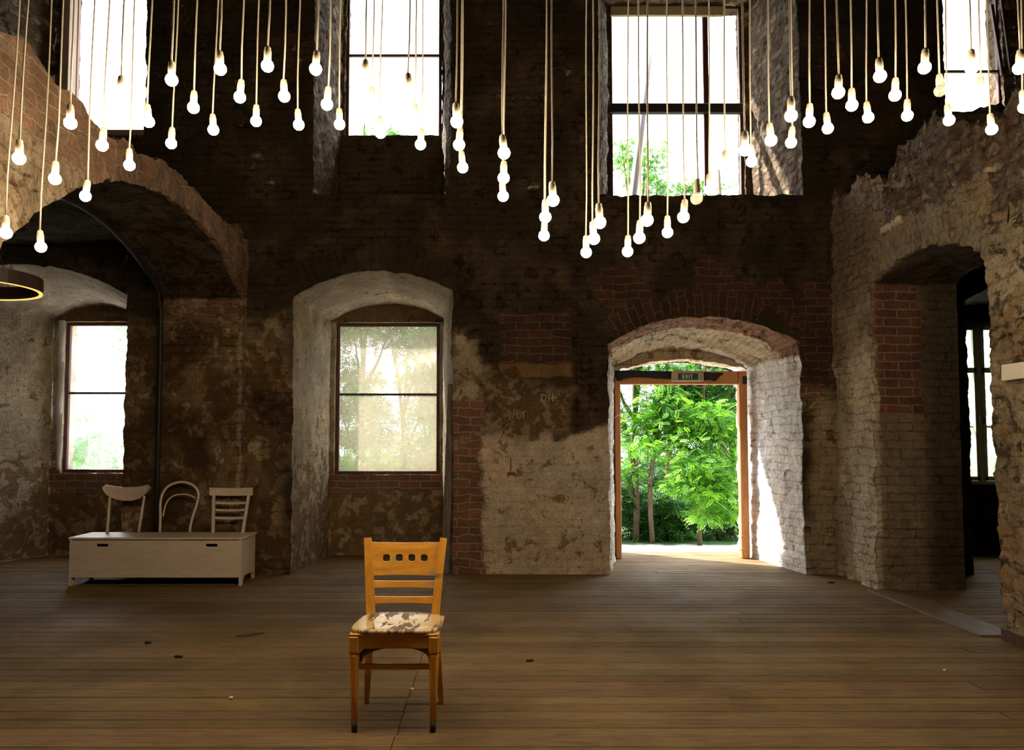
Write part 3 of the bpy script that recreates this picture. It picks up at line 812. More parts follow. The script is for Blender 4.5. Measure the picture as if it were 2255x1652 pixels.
# sheet hanging beside window 1
pts = []
b = MB(); zz = np.linspace(ZW(1035, YB), ZW(706, YB), 30); rr = random.Random(5)
vs = []; 
for i, z in enumerate(zz):
    wv = .012*math.sin(z*9)+.008*rr.uniform(-1, 1)
    xl = XW(124, 870, YB)+.004*math.sin(z*3)+(.04 if i < 8 else 0)*(1-i/8); xr = XW(141, 870, YB)
    vs += [(xl, YB-.01+wv, z), ((xl+xr)/2, YB-.035+wv, z), (xr, YB-.02, z)]
fs = []
for i in range(29):
    for j in range(2): a_ = i*3+j; fs.append((a_, a_+1, a_+4, a_+3))
b.add(vs, fs); o = b.build('plastic_sheet', M_SHEET, smooth=True); sm = o.modifiers.new('thick', 'SOLIDIFY'); sm.thickness = .003
tag(o, 'narrow white plastic sheet hanging beside the left side room window', 'sheet')

# ------------------------------------------------------------------ doorway timber, sign, tarp
YD = YB-.22
droot = empty('door_1', ((hd.a0+hd.a1)/2, YD, 0)); struct(droot, 'open doorway framed in orange brown timber'); dx = (hd.a0+hd.a1)/2
def wp(u, v, Y=YD): p = at(u, v, Y); return p
zt = ZW(818, YD); zb = ZW(847, YD)
for (u0, u1, nm) in ((1354, 1366, 'left'), (1627, 1645, 'right')):
    b = MB(); xa, xb = XW(u0, 1000, YD), XW(u1, 1000, YD)
    b.box(((xa+xb)/2-dx, 0, zt/2), (xb-xa, .11, zt), bev=.008); b.build('post', M_POST, droot)
b = MB(); b.box(((XW(1367, 1000, YD)+XW(1626, 1000, YD))/2-dx, .01, (zt+zb)/2), (XW(1626, 1000, YD)-XW(1367, 1000, YD), .09, zt-zb), bev=.006); b.build('beam', M_POST, droot)
b = MB(); b.box((XW(1636, 830, YD)-dx, -.07, ZW(838, YD)), (.05, .04, .10), bev=.006); b.build('bracket', M_BLACK, droot)
# sunlit strip of light plaster at the left edge is part of the reveal; tarp
def tarp(name, prof, lab):
    b = MB(); vs = []; n = len(prof)
    for (u, vt, vb) in prof:
        pt = wp(u, vt, YD-.062); pb = wp(u, vb, YD-.066)
        for k in range(5):
            q = pt.lerp(pb, k/4); q.y += .006*math.sin(u*.13+k); vs.append(q)
    fs = [(i*5+k, i*5+k+1, (i+1)*5+k+1, (i+1)*5+k) for i in range(n-1) for k in range(4)]
    b.add(vs, fs); o = b.build(name, M_TARP, smooth=True); s_ = o.modifiers.new('thick', 'SOLIDIFY'); s_.thickness = .004; s_.offset = 0
    tag(o, lab, 'tarp'); return o
tarp('black_tarp', [(1354, 816, 828), (1360, 816, 840), (1368, 816, 838), (1380, 816, 833), (1400, 816, 831), (1420, 817, 831), (1440, 817, 833), (1460, 818, 834), (1479, 818, 835)], 'long black tarpaulin strip stapled to door beam beside the EXIT sign, timber post end')
tarp('black_tarp', [(1550, 820, 838), (1562, 820, 836), (1572, 821, 840), (1578, 821, 838), (1586, 821, 828), (1592, 821, 824)], 'short torn black tarpaulin scrap on door beam, between EXIT sign and bracket')
# exit sign
sx0, sx1, sz0, sz1 = XW(1479, 830, YD-.1), XW(1550, 830, YD-.1), ZW(840, YD-.1), ZW(819, YD-.1)
sg = empty('exit_sign', ((sx0+sx1)/2, YD-.10, (sz0+sz1)/2)); tag(sg, 'small dark green EXIT sign in pale frame fixed to door beam', 'sign')
sw, sh = sx1-sx0, sz1-sz0
b = MB(); b.box((0, .012, 0), (sw, .035, sh), bev=.006); b.build('sign_frame', M_SIGNF, sg)
b = MB(); b.box((0, -.008, 0), (sw*.80, .008, sh*.72), bev=.003); b.build('sign_cover', plain('pale_clear_cover', (.40, .42, .38), .2), sg)
b = MB(); b.box((0, -.014, 0), (sw*.62, .006, sh*.64)); b.build('sign_face', M_SIGNG, sg)
lh = sh*.40; lw = lh*.68; th = lh*.17; xs = [-1.75*lw, -.55*lw, .45*lw, 1.45*lw]; b = MB(); yy = -.0195; d_ = .004
x = xs[0]-.0; b.box((x-lw*.35, yy, 0), (th, d_, lh))
for z in (-.5, 0, .5): b.box((x+.02*lw, yy, z*(lh-th)), (lw*.72, d_, th))
for s_ in (-1, 1): b.box((xs[1], yy, 0), (th, d_, lh*1.13), Matrix.Rotation(s_*.55, 3, 'Y'))
b.box((xs[2], yy, 0), (th, d_, lh))
b.box((xs[3]-.1*lw, yy, 0), (th, d_, lh)); b.box((xs[3]-.1*lw, yy, lh/2-th/2), (lw*.85, d_, th))
b.build('lettering', M_SIGNW, sg)
b = MB()
pp = [(1510, 838), (1520, 846), (1533, 852), (1545, 853), (1556, 850), (1562, 846)]
b.tube([wp(u, v, YD-.09) for u, v in pp], .004, 6); o = b.build('sign_cable', M_CORD, smooth=True); tag(o, 'thin pale cable looping under the EXIT sign', 'cable')
# twine round the posts
for (u, v, w_, lab) in ((1637, 1180, 20, 'loop of pale twine tied round door post just above the lower loop'), (1638, 1208, 20, 'loop of pale twine tied round door post foot at the floor')):
    b = MB(); c_ = wp(u, v, YD); pts = []
    for k in range(17):
        a_ = 2*PI*k/16; ca, sa = math.cos(a_), math.sin(a_); m_ = max(abs(ca), abs(sa))
        pts.append((c_.x+ca/m_*.062, YD+sa/m_*.062, c_.z+.01*math.sin(a_*2)))
    b.tube(pts, .004, 5, cap=False); o = b.build('twine', M_CORD); tag(o, lab, 'twine')
# ribbon on left post
b = MB(); p0, p1, p2 = wp(1350, 922, YD-.08), wp(1366, 912, YD-.10), wp(1376, 885, YD-.06)
b.tube([p0, p1, p2], [.018, .012, .002], 6, flat=(1, .3)); o = b.build('plastic_tag', M_SHEET, smooth=True); tag(o, 'torn white plastic ribbon caught on door post', 'ribbon')

# ------------------------------------------------------------------ hanging bulbs
SP = .22
ROWY = {1: F*SP/90.6, 2: F*SP/97.8, 3: F*SP/104.0}
LAMPS = [  # u, v of bulb, u of cord at the top of the photo, row, lit
 (13, 513, 44, 2, 1), (42, 349, 65, 3, 1), (90, 544, 116, 1, 1), (121, 394, 141, 2, 1), (155, 271, 163, 3, 1), (188, 432, 205, 1, 1),
 (225, 320, 239, 2, 1), (266, 207, 276, 3, 1), (285, 364, 299, 1, 1), (327, 268, 337, 2, 1), (378, 176, 382, 3, 1), (377, 316, 391, 1, 1),
 (426, 237, 436, 2, 1), (485, 152, 488, 3, 1), (470, 286, 482, 1, 1), (528, 214, 534, 2, 1), (564, 267, 572, 1, 1), (589, 145, 595, 3, 1),
 (626, 212, 631, 2, 1), (658, 275, 664, 1, 1), (695, 152, 698, 3, 1), (720, 230, 727, 2, 1), (748, 274, 753, 1, 1),
 (802, 173, 803, 3, 1), (822, 231, 827, 2, 1), (838, 293, 844, 1, 1), (901, 204, 906, 3, 1), (915, 267, 920, 2, 1), (926, 318, 931, 1, 1),
 (1006, 268, 1009, 3, 1), (1011, 319, 1017, 2, 1), (1019, 369, 1022, 1, 1), (1110, 337, 1113, 3, 1), (1109, 392, 1112.5, 2, 1), (1108, 432, 1112, 1, 1),
 (1218, 441, 1218, 3, 1), (1201, 478, 1204, 2, 1), (1198, 519, 1202, 1, 1), (1321, 490, 1322, 3, 1), (1308, 526, 1309, 2, 1), (1291, 556, 1292.5, 1, 1),
 (1425, 485, 1424, 3, 1), (1408, 524, 1405, 2, 1), (1382, 554, 1382, 1, 1), (1470, 512, 1469, 1, 1), (1505, 478, 1499, 2, 1), (1534, 437, 1528, 3, 0),
 (1563, 418, 1562, 1, 1), (1598, 372, 1596, 2, 1), (1641, 330, 1633, 3, 1), (1655, 356, 1652, 1, 1), (1698, 309, 1694, 2, 1), (1742, 255, 1738, 3, 1),
 (1742, 314, 1740, 1, 1), (1782, 268, 1781, 2, 1), (1823, 283, 1818, 1, 1), (1846, 204, 1841, 3, 1), (1876, 232, 1873, 2, 1), (1912, 259, 1911, 1, 1),
 (1938, 168, 1935, 3, 1), (1971, 210, 1970, 2, 1), (1998, 255, 1994, 1, 1), (2036, 149, 2034, 3, 1), (2070, 200, 2065, 2, 0), (2090, 265, 2086, 1, 1),
 (2140, 150, 2135, 3, 1), (2160, 207, 2155, 2, 1), (2184, 285, 2175, 1, 1), (2245, 150, 2238, 3, 1), (2256, 236, 2253, 2, 1)]
def bulb_mesh():
    b = MB(); R = .0295; prof = []
    for k in range(11):
        a_ = -PI/2+PI*k/10*.84; prof.append((max(.0006, R*math.cos(a_)), R*math.sin(a_)))
    prof += [(.012, .030)]
    b.lathe(prof, 18); return b
def socket_mesh():
    b = MB(); z = .0285
    b.lathe([(.0005, z), (.0165, z), (.0178, z+.003), (.0178, z+.036), (.0172, z+.040), (.0158, z+.042), (.0150, z+.055), (.011, z+.061), (.0055, z+.064), (.0005, z+.064)], 16); return b
def collar_mesh():
    b = MB(); b.lathe([(.0137, .0255), (.0158, .0262), (.0158, .0290), (.0137, .0295)], 14); return b
ORD = ['first', 'second', 'third', 'fourth', 'fifth', 'sixth', 'seventh', 'eighth', 'ninth', 'tenth', 'eleventh', 'twelfth', 'thirteenth', 'fourteenth', 'fifteenth', 'sixteenth',
       'seventeenth', 'eighteenth', 'nineteenth', 'twentieth', 'twenty-first', 'twenty-second', 'twenty-third', 'twenty-fourth', 'twenty-fifth']
ROWN = {1: 'farthest', 2: 'middle', 3: 'nearest'}
def behind(u, v):
    for a0, a1, b1, s in ((165, 320, 290, 'against the leftmost upper window'), (757, 975, 300, 'against the narrow upper window'), (1345, 1640, 430, 'against the largest upper window'), (2082, 2215, 290, 'against the rightmost upper window')):
        if a0 <= u <= a1 and v <= b1: return s
    if u < 400 and v > 200: return 'before the left arch wall'
    if u > 2150: return 'before the broken right wall'
    return 'before the dark back wall'
cnt = {1: 0, 2: 0, 3: 0}; proto = {}
for (u, v, ut, row, lit) in sorted(LAMPS):
    Y = ROWY[row]; p = at(u, v, Y); q = at(ut, 0, Y)
    k = cnt[row]; cnt[row] += 1
    side = 'left'
    root = empty('pendant_bulb', p)
    lab = '%s hanging bulb, %s from left in %s row, %s' % ('glowing' if lit else 'unlit', ORD[k], ROWN[row], behind(u, v))
    tag(root, lab, 'pendant bulb', 'bare bulbs hanging in three rows')
    if 'bulb' not in proto:
        proto['bulb'] = bulb_mesh().build('bulb', M_BULB, None, True).data; proto['bulb0'] = proto['bulb'].copy(); proto['bulb0'].materials[0] = M_BULB_OFF
        proto['socket'] = socket_mesh().build('socket', M_SOCK, None, True).data; proto['collar'] = collar_mesh().build('collar', M_STEEL, None, True).data
        for o in list(COL.objects):
            if o.name in ('bulb', 'socket', 'collar'): bpy.data.objects.remove(o)
    d = (q-p).normalized()
    tilt = d.to_track_quat('Z', 'Y')
    rx = random.Random(int(u*7+v)); 
    jit = Vector((rx.uniform(-.10, .10), rx.uniform(-.1, .1), 1)).normalized().to_track_quat('Z', 'Y')
    bb = bpy.data.objects.new('bulb', proto['bulb'] if lit else proto['bulb0']); link(bb, root); bb.rotation_mode = 'QUATERNION'; bb.rotation_quaternion = jit
    ss = bpy.data.objects.new('socket', proto['socket']); link(ss, root); ss.rotation_mode = 'QUATERNION'; ss.rotation_quaternion = jit
    cc = bpy.data.objects.new('collar', proto['collar']); link(cc, ss)
    # cord, up to the ceiling, a little wavy
    s0 = jit @ Vector((0, 0, .090)); s1 = d*((ZC-p.z)/d.z)
    b = MB(); pts = [s0]
    nseg = 26; ph = rx.uniform(0, 6)
    for i in range(1, nseg+1):
        t_ = i/nseg; w_ = s0.lerp(s1, t_); w_.x += .0035*math.sin(t_*19+ph)*(1-t_); w_.y += .003*math.sin(t_*15+ph); pts.append(w_)
    b.tube(pts, .0043, 6); b.build('cord', M_CORD, root, True)

# ------------------------------------------------------------------ the front chair
def chair():
    Yf = 4.16; sc_ = 1.0
    fl = at(781, 1606, Yf); root = empty('wooden_chair', (-.517, 4.36, 0), math.radians(-.6))
    tag(root, 'honey coloured wooden chair with cut-out back, standing alone on the floorboards', 'chair')
    # front face of chair looks to -y. local coords
    SZ = .518
    def leg(x, y, front):
        b = MB()
        if front:
            sx = 1 if x > 0 else -1
            b.cm = 1; b.tube([(x-.002*sx, y, 0), (x-.001*sx, y, .055)], [.0155, .0172], 12); b.cm = 0
            b.tube([(x-.001*sx, y, .055), (x+.0*sx, y, .20), (x+.002*sx, y, .380), (x+.002*sx, y, .390), (x+.002*sx, y, .394), (x+.002*sx, y, .400)], [.0172, .0205, .0262, .0268, .0225, .0225], 14)
            o_ = b.build('leg', [M_OAK, M_FOOT], root, True)
        b2 = MB(); b2.box((x+.002*sx, y, (.398+SZ-.032)/2), (.053, .053, SZ-.032-.398), bev=.007); b2.build('leg_block', M_OAK, o_)
        return o_
    xf, yf = .203, -.200; xb, yb = .178, .16
    leg(-xf, yf, 1); leg(xf, yf, 1)
    for s_ in (-1, 1):   # back leg running up into the back post, swept
        b = MB()
        pts = [(s_*(.212), yb+.075, 0), (s_*(.200), yb+.035, .18), (s_*.185, yb+.008, .40), (s_*.182, yb+.004, SZ), (s_*.190, yb+.02, .62), (s_*.203, yb+.055, .78), (s_*.2185, yb+.10, .925)]
        rr_ = [.016, .0215, .027, .028, .0275, .026, .024]
        b.tube(pts, rr_, 4, flat=(1.15, .95)); b.build('back_post', M_OAK, root)
    # seat with rounded plan
    b = MB(); n = 40; outl = []
    for k in range(n):
        a_ = 2*PI*k/n; ca, sa = math.cos(a_), math.sin(a_)
        e = 5.0; r = (abs(ca)**e+abs(sa)**e)**(-1/e)
        yy = sa*r*.222; wx = .240-.030*((yy+.222)/.444)**1.6
        outl.append((ca*r*wx, yy-.01))
    rings = [(0.97, .008), (.995, .010), (1.0, .015), (1.0, .020), (.99, .0255), (.96, .028), (.60, .024), (.25, .0215)]
    vs = []
    for (s_, z) in rings:
        for (x_, y_) in outl: vs.append((x_*s_, y_*s_, SZ-.028+z))
    fs = [(i*n+k, i*n+(k+1) % n, (i+1)*n+(k+1) % n, (i+1)*n+k) for i in range(len(rings)-1) for k in range(n)]
    fs += [tuple(range(n))[::-1], tuple((len(rings)-1)*n+k for k in range(n))]
    b.add(vs, fs)
    m, nt, out = new_mat('worn_varnish_seat')
    co = N(nt, 'ShaderNodeTexCoord').outputs['Object']
    mp = N(nt, 'ShaderNodeMapping'); mp.inputs['Rotation'].default_value = (0, 0, .5); mp.inputs['Scale'].default_value = (30, 8, 1); L(nt, co, mp.inputs[0])
    g = NOISE(nt, mp.outputs[0], 1.0, 5, .55, .4).outputs[0]
    f_ = STEP(nt, g, .52, .56)
    c = MIX(nt, f_, (.62, .46, .26), (.16, .10, .05))
    gg = MIX(nt, f_, (.16,)*3, (.55,)*3)
    PRINC(nt, out, c, gg, g, spec=.7, bstr=.15, bdist=.002)
    b.build('seat', m, root, True)
    b = MB(); b.box((0, -.010, SZ-.026), (.462, .425, .014), bev=.005); b.build('seat_rim', M_OAKH, root)
    # aprons
    b = MB(); b.box((0, yf-.006, SZ-.064), (2*xf-.045, .022, .064), bev=.004); b.build('apron', M_OAKH, root)
    for s_ in (-1, 1):
        b = MB(); p0 = Vector((s_*xf, yf+.03, SZ-.066)); p1 = Vector((s_*xb, yb-.02, SZ-.066)); c_ = (p0+p1)/2; dv = p1-p0
        b.box(c_, (.020, dv.length, .060), Matrix.Rotation(-math.atan2(dv.x, dv.y), 3, 'Z'), bev=.004); b.build('apron', M_OAK, root)
    b = MB(); b.box((0, yb, SZ-.066), (2*xb-.04, .02, .055), bev=.004); b.build('apron', M_OAKH, root)
    # stretchers: straight front one set back, bentwood brace
    b = MB(); b.box((0, yf+.02, .323), (2*xf-.03, .020, .030), bev=.005); b.build('stretcher', M_OAKH, root)
    for s_ in (-1, 1):
        b = MB(); p0 = Vector((s_*xf, yf+.03, .323)); p1 = Vector((s_*.190, yb+.015, .323)); dv = p1-p0
        b.box((p0+p1)/2, (.018, dv.length, .028), Matrix.Rotation(-math.atan2(dv.x, dv.y), 3, 'Z'), bev=.004); b.build('stretcher', M_OAK, root)
    b = MB(); pts = []
    for k in range(21):
        a_ = PI*k/20; x_ = -math.cos(a_)*(xf-.02); s_ = math.sin(a_)**.35
        pts.append((x_, yf+.03+.15*math.sin(a_), .352+.022*s_+.022*math.sin(a_)))
    b.tube(pts, .021, 4, flat=(.55, 1.1)); b.build('bentwood_brace', M_OAKD, root, True)
    # curved back slats
    def slat(z0, z1, name, holes=None, thick=.016, hw=None):
        b = MB(); nx = 33
        def yc(x_, z): 
            t_ = (z-SZ)/(.925-SZ); post = yb+.004+.096*max(0, t_)**1.35
            w_ = .182+.036*t_; return post+.030*(1-(x_/w_)**2)
        def wd(z): return .172+.036*(z-SZ)/(.925-SZ)
        xs_ = list(np.linspace(-1, 1, nx)); zs_ = list(np.linspace(z0, z1, 3))
        if holes:
            hc, hh, zc = holes; zs_ = [z0, (z0+zc-hh)/2, zc-hh, zc-hh*.55, zc+hh*.55, zc+hh, (zc+hh+z1)/2, z1]
            base = wd(zc); cuts = []
            for h_ in hc: cuts += [(h_-hh)/base, (h_-hh*.55)/base, (h_+hh*.55)/base, (h_+hh)/base]
            xs_ = sorted(set([round(c_, 5) for c_ in cuts]+[-1, -.85, 0, .85, 1]))
        V = {}; vs = []; fs = []
        for s_ in (0, 1):
            for i, xn in enumerate(xs_):
                for j, z in enumerate(zs_):
                    x_ = xn*wd(z)
                    if holes: x_ = xn*wd(zc) if abs(xn) < .84 else xn*wd(z)
                    dip = 0
                    if j == len(zs_)-1: dip = -.006*(1-xn*xn)
                    if j == 0: dip = .0
                    V[(s_, i, j)] = len(vs); vs.append((x_, yc(x_, z)+(s_-.5)*thick, z+dip))
        def ishole(i, j):
            if not holes: return False
            xm = (xs_[i]+xs_[i+1])/2*wd(zc); zm = (zs_[j]+zs_[j+1])/2
            return any(abs(xm-h_) < hh for h_ in hc) and abs(zm-zc) < hh
        def corner(i, j):
            # rounded corner cells are cut diagonally
            return None
        nI, nJ = len(xs_)-1, len(zs_)-1
        H_ = {(i, j) for i in range(nI) for j in range(nJ) if ishole(i, j)}
        for i in range(nI):
            for j in range(nJ):
                if (i, j) in H_:
                    # corner cell: keep a triangle
                    lf, rt, dn, upn = (i-1, j) not in H_, (i+1, j) not in H_, (i, j-1) not in H_, (i, j+1) not in H_
                    if (lf or rt) and (dn or upn):
                        cs = [(i, j), (i+1, j), (i+1, j+1), (i, j+1)]
                        drop = {(True, True): (i+1, j+1), (True, False): (i+1, j), (False, True): (i, j+1), (False, False): (i, j)}[(lf, dn)]
                        tri = [c_ for c_ in cs if c_ != drop]
                        fs.append(tuple(V[(0, *c_)] for c_ in tri)); fs.append(tuple(V[(1, *c_)] for c_ in tri[::-1]))
                        opp = [c_ for c_ in tri if (c_[0] == drop[0]) != (c_[1] == drop[1])]
                        fs.append((V[(0, *opp[0])], V[(0, *opp[1])], V[(1, *opp[1])], V[(1, *opp[0])]))
                    continue
                for s_ in (0, 1):
                    q_ = [V[(s_, i, j)], V[(s_, i+1, j)], V[(s_, i+1, j+1)], V[(s_, i, j+1)]]; fs.append(tuple(q_ if s_ == 0 else q_[::-1]))
                for (di, dj, e1, e2) in ((-1, 0, (i, j), (i, j+1)), (1, 0, (i+1, j), (i+1, j+1)), (0, -1, (i, j), (i+1, j)), (0, 1, (i, j+1), (i+1, j+1))):
                    ni, nj = i+di, j+dj
                    if not (0 <= ni < nI and 0 <= nj < nJ): fs.append((V[(0, *e1)], V[(0, *e2)], V[(1, *e2)], V[(1, *e1)]))
                    elif (ni, nj) in H_:
                        # neighbour hole cell not being a corner one
                        lf, rt, dn, upn = (ni-1, nj) not in H_, (ni+1, nj) not in H_, (ni, nj-1) not in H_, (ni, nj+1) not in H_
                        if not ((lf or rt) and (dn or upn)): fs.append((V[(0, *e1)], V[(0, *e2)], V[(1, *e2)], V[(1, *e1)]))
        b.add(vs, fs); return b.build(name, M_OAKH, root)
    zof = lambda v: ZW(v, 4.60)
    slat(zof(1265), zof(1195), 'back_panel', (( -.1085, -.036, .036, .1085), .0205, zof(1229)))
    slat(zof(1291), zof(1276), 'back_rail'); slat(zof(1324), zof(1309), 'back_rail')
    return root
ch = chair()

# ------------------------------------------------------------------ bench with three chair backs
def bench():
    yfr = 8.18; depth = .47
    x0, x1 = XW(152, 1240, yfr), XW(531, 1240, yfr); Hh = ZW(1184, yfr)
    cx = (x0+x1)/2; Wd = x1-x0
    root = empty('storage_bench', (cx, yfr+depth/2, 0)); tag(root, 'long white storage bench with three different chair backs mounted along its rear edge', 'bench')
    hy = depth/2
    b = MB(); b.box((0, 0, Hh-.011), (Wd+.03, depth+.01, .022), bev=.004); b.build('lid', M_BENCH, root)
    # front panel with two slots
    zb_ = .085; zt_ = Hh-.030; slots = [(XW(225, 1200, yfr)-cx), (XW(466, 1202, yfr)-cx)]; zs = ZW(1201, yfr); hw_, hh_ = .062, .0145
    b = MB(); xs_ = [-Wd/2+.022]; 
    for s_ in slots: xs_ += [s_-hw_, s_-hw_+hh_, s_+hw_-hh_, s_+hw_]
    xs_.append(Wd/2-.022); zz_ = [zb_, zs-hh_, zs+hh_, zt_]
    for j in range(3):
        for i in range(len(xs_)-1):
            if j == 1 and any(abs((xs_[i]+xs_[i+1])/2-s_) < hw_ for s_ in slots):
                s_ = [q for q in slots if abs((xs_[i]+xs_[i+1])/2-q) < hw_][0]
                if abs((xs_[i]+xs_[i+1])/2-s_) > hw_-hh_-.001:   # rounded end
                    left = xs_[i] < s_-hw_+.001
                    cxs = xs_[i+1] if left else xs_[i]
                    for up_ in (1, -1):
                        poly = [(xs_[i] if left else xs_[i+1], zs+up_*hh_)]
                        for k in range(6):
                            a_ = PI/2*k/5; poly.append((cxs+(-1 if left else 1)*hh_*math.cos(a_), zs+up_*hh_*math.sin(a_)))
                        b.prism(poly, -hy, -hy+.018)
                continue
            b.prism([(xs_[i], zz_[j]), (xs_[i+1], zz_[j]), (xs_[i+1], zz_[j+1]), (xs_[i], zz_[j+1])], -hy, -hy+.018)
    b.build('front_panel', M_BENCH, root)
    b = MB(); b.box((0, hy-.012, (zb_+zt_)/2), (Wd-.05, .018, zt_-zb_)); b.build('rear_panel', M_BENCH, root)
    b = MB(); b.box((0, 0, zb_+.01), (Wd-.06, depth-.05, .012)); b.build('bottom_panel', M_HOLE, root)
    for s_ in (-1, 1):
        b = MB(); t_ = .022
        poly = [(-hy, 0), (-hy+.05, 0), (-hy+.075, .055), (-hy+.13, .085), (hy-.13, .085), (hy-.075, .055), (hy-.05, 0), (hy, 0), (hy, Hh-.023), (-hy, Hh-.023)]
        n = len(poly); xa, xb_ = s_*(Wd/2)-(t_ if s_ > 0 else 0), s_*(Wd/2)+(0 if s_ > 0 else t_)
        vs = [(xa, y_, z_) for y_, z_ in poly]+[(xb_, y_, z_) for y_, z_ in poly]
        # split into convex bits: two feet and the board
        for part in ([0, 1, 2, 3], [4, 5, 6, 7]):
            sub = [poly[k] for k in part]
            if part[0] == 0: sub = [(-hy, 0), (-hy+.05, 0), (-hy+.075, .055), (-hy+.13, .085), (-hy, .085)]
            else: sub = [(hy-.13, .085), (hy-.075, .055), (hy-.05, 0), (hy, 0), (hy, .085)]
            m_ = len(sub); v_ = [(xa, y_, z_) for y_, z_ in sub]+[(xb_, y_, z_) for y_, z_ in sub]
            b.add(v_, [tuple(range(m_)), tuple(range(m_, 2*m_))[::-1]]+[(i, i+m_, (i+1) % m_+m_, (i+1) % m_) for i in range(m_)])
        b.box(((xa+xb_)/2, 0, (Hh-.023+.085)/2), (t_, depth, Hh-.023-.085)); b.build('side_panel', M_BENCH, root)
    # chair backs at rear of lid
    yr = yfr+depth-.04
    def W3(u, v, dy=0): p = at(u, v, yr+dy); return Vector((p.x-cx, p.y-yfr-depth/2, p.z))
    B0 = lambda u: (lambda q: Vector((q.x, q.y, Hh-.006)))(W3(u, 1168))
    # crescent back
    cb = bpy.data.objects.new('chair_back', None); link(cb, root); cb['label'] = 'chair back with crescent shaped top board'
    for (ub, ut, vt) in ((236, 242, 1092), (305, 318, 1092)):
        b = MB(); b.tube([B0(ub), (B0(ub)+W3(ut, vt, .05))/2+Vector((0, .0, 0)), W3(ut, vt, .05)], [.017, .0155, .013], 8); b.build('back_post', M_BENCH, cb, True)
    b = MB(); topc = [(225, 1073), (232, 1068), (250, 1071), (270, 1073), (290, 1073), (310, 1071), (325, 1068), (331, 1073)]
    botc = [(226, 1078), (234, 1090), (250, 1098), (270, 1103), (290, 1103), (308, 1098), (322, 1086), (331, 1074)]
    vs = []; n = len(topc)
    for i in range(n):
        d_ = .075-.05*abs(i/(n-1)*2-1)**2
        for (uu, vv), th_ in ((topc[i], 0), (botc[i], 0)):
            p = W3(uu, vv, d_); vs.append(p); vs.append(p+Vector((0, .016, 0)))
    fs = []
    for i in range(n-1):
        a_, c_ = i*4, (i+1)*4
        fs += [(a_, c_, c_+2, a_+2), (a_+1, a_+3, c_+3, c_+1), (a_, a_+1, c_+1, c_), (a_+2, c_+2, c_+3, a_+3)]
    fs += [(0, 2, 3, 1), ((n-1)*4, (n-1)*4+1, (n-1)*4+3, (n-1)*4+2)]
    b.add(vs, fs); b.build('top_board', M_BENCH, cb)
    # bentwood hoop
    cb = bpy.data.objects.new('chair_back', None); link(cb, root); cb['label'] = 'bentwood hoop chair back'
    hoop = [(352, 1168), (353, 1140), (353, 1110), (357, 1090), (368, 1073), (386, 1064), (402, 1062), (420, 1066), (433, 1077), (437, 1090), (434, 1108), (427, 1130), (421, 1150), (418, 1168)]
    def smooth_pts(pl, dfun, sub=4):
        P_ = [W3(u_, v_, dfun(v_)) for u_, v_ in pl]; out_ = []
        for i in range(len(P_)-1):
            p0_, p1_, p2_, p3_ = P_[max(i-1, 0)], P_[i], P_[i+1], P_[min(i+2, len(P_)-1)]
            for k in range(sub):
                t_ = k/sub
                out_.append(.5*((2*p1_)+(-p0_+p2_)*t_+(2*p0_-5*p1_+4*p2_-p3_)*t_*t_+(-p0_+3*p1_-3*p2_+p3_)*t_**3))
        out_.append(P_[-1]); return out_
    dl = lambda v_: .06*(1168-v_)/104
    pts = smooth_pts(hoop, dl); pts[0].z = Hh-.006; pts[-1].z = Hh-.006
    b = MB(); b.tube(pts, .0148, 8); b.build('outer_hoop', M_BENCH, cb, True)
    inner = [(359, 1138), (362, 1122), (368, 1105), (380, 1093), (397, 1089), (415, 1090), (430, 1097)]
    b = MB(); b.tube(smooth_pts(inner, lambda v_: dl(v_)-.004), .009, 8); b.build('inner_hoop', M_BENCH, cb, True)
    # ladder back
    cb = bpy.data.objects.new('chair_back', None); link(cb, root); cb['label'] = 'ladder chair back with three thin rails'
    for (ub, ut) in ((469.5, 471), (535, 548)):
        b = MB(); p0 = B0(ub); p1 = W3(ut, 1090, .05); b.tube([p0, p1], [.0205, .0185], 4, flat=(1.1, .8)); b.build('back_post', M_BENCH, cb)
    def rail(u0, u1, v0, v1, d_, nm, th=.014):
        b = MB(); vs = []; n = 9
        for i in range(n):
            s_ = i/(n-1); u_ = u0+(u1-u0)*s_; bow = d_+.02*(1-(2*s_-1)**2)
            for v_ in (v0, v1): p = W3(u_, v_+1.2*math.sin(PI*s_), bow); vs += [p, p+Vector((0, th, 0))]
        fs = []
        for i in range(n-1):
            a_, c_ = i*4, (i+1)*4
            fs += [(a_, c_, c_+2, a_+2), (a_+1, a_+3, c_+3, c_+1), (a_, a_+1, c_+1, c_), (a_+2, c_+2, c_+3, a_+3)]
        fs += [(0, 2, 3, 1), ((n-1)*4, (n-1)*4+1, (n-1)*4+3, (n-1)*4+2)]
        b.add(vs, fs); b.build(nm, M_BENCH, cb)
    rail(461, 556, 1074, 1091, .05, 'top_rail', .02)
    rail(475, 541, 1105, 1109.5, .036, 'back_rail'); rail(475, 538, 1121, 1125.5, .028, 'back_rail'); rail(474, 536, 1138, 1143, .02, 'back_rail')
bench()

# ------------------------------------------------------------------ small things on and by the walls
# black cable running down the jamb and round the arch edge
b = MB(); pts = []
for k in range(14):
    a_ = 8.60-k*(8.60-4.9)/13; pts.append((XLB+.015, a_, float(la_top(a_))-.035))
jy = 8.70
pts = [(XLB+.02, jy, .0), (XLB+.02, jy, 1.2), (XLB+.02, jy, 2.3), (XLB+.02, jy-.01, 2.9)]+pts
b.tube(pts, .026, 6); o = b.build('black_cable', M_BLACK, smooth=True); tag(o, 'thick black cable running up jamb and round the left arch', 'cable')
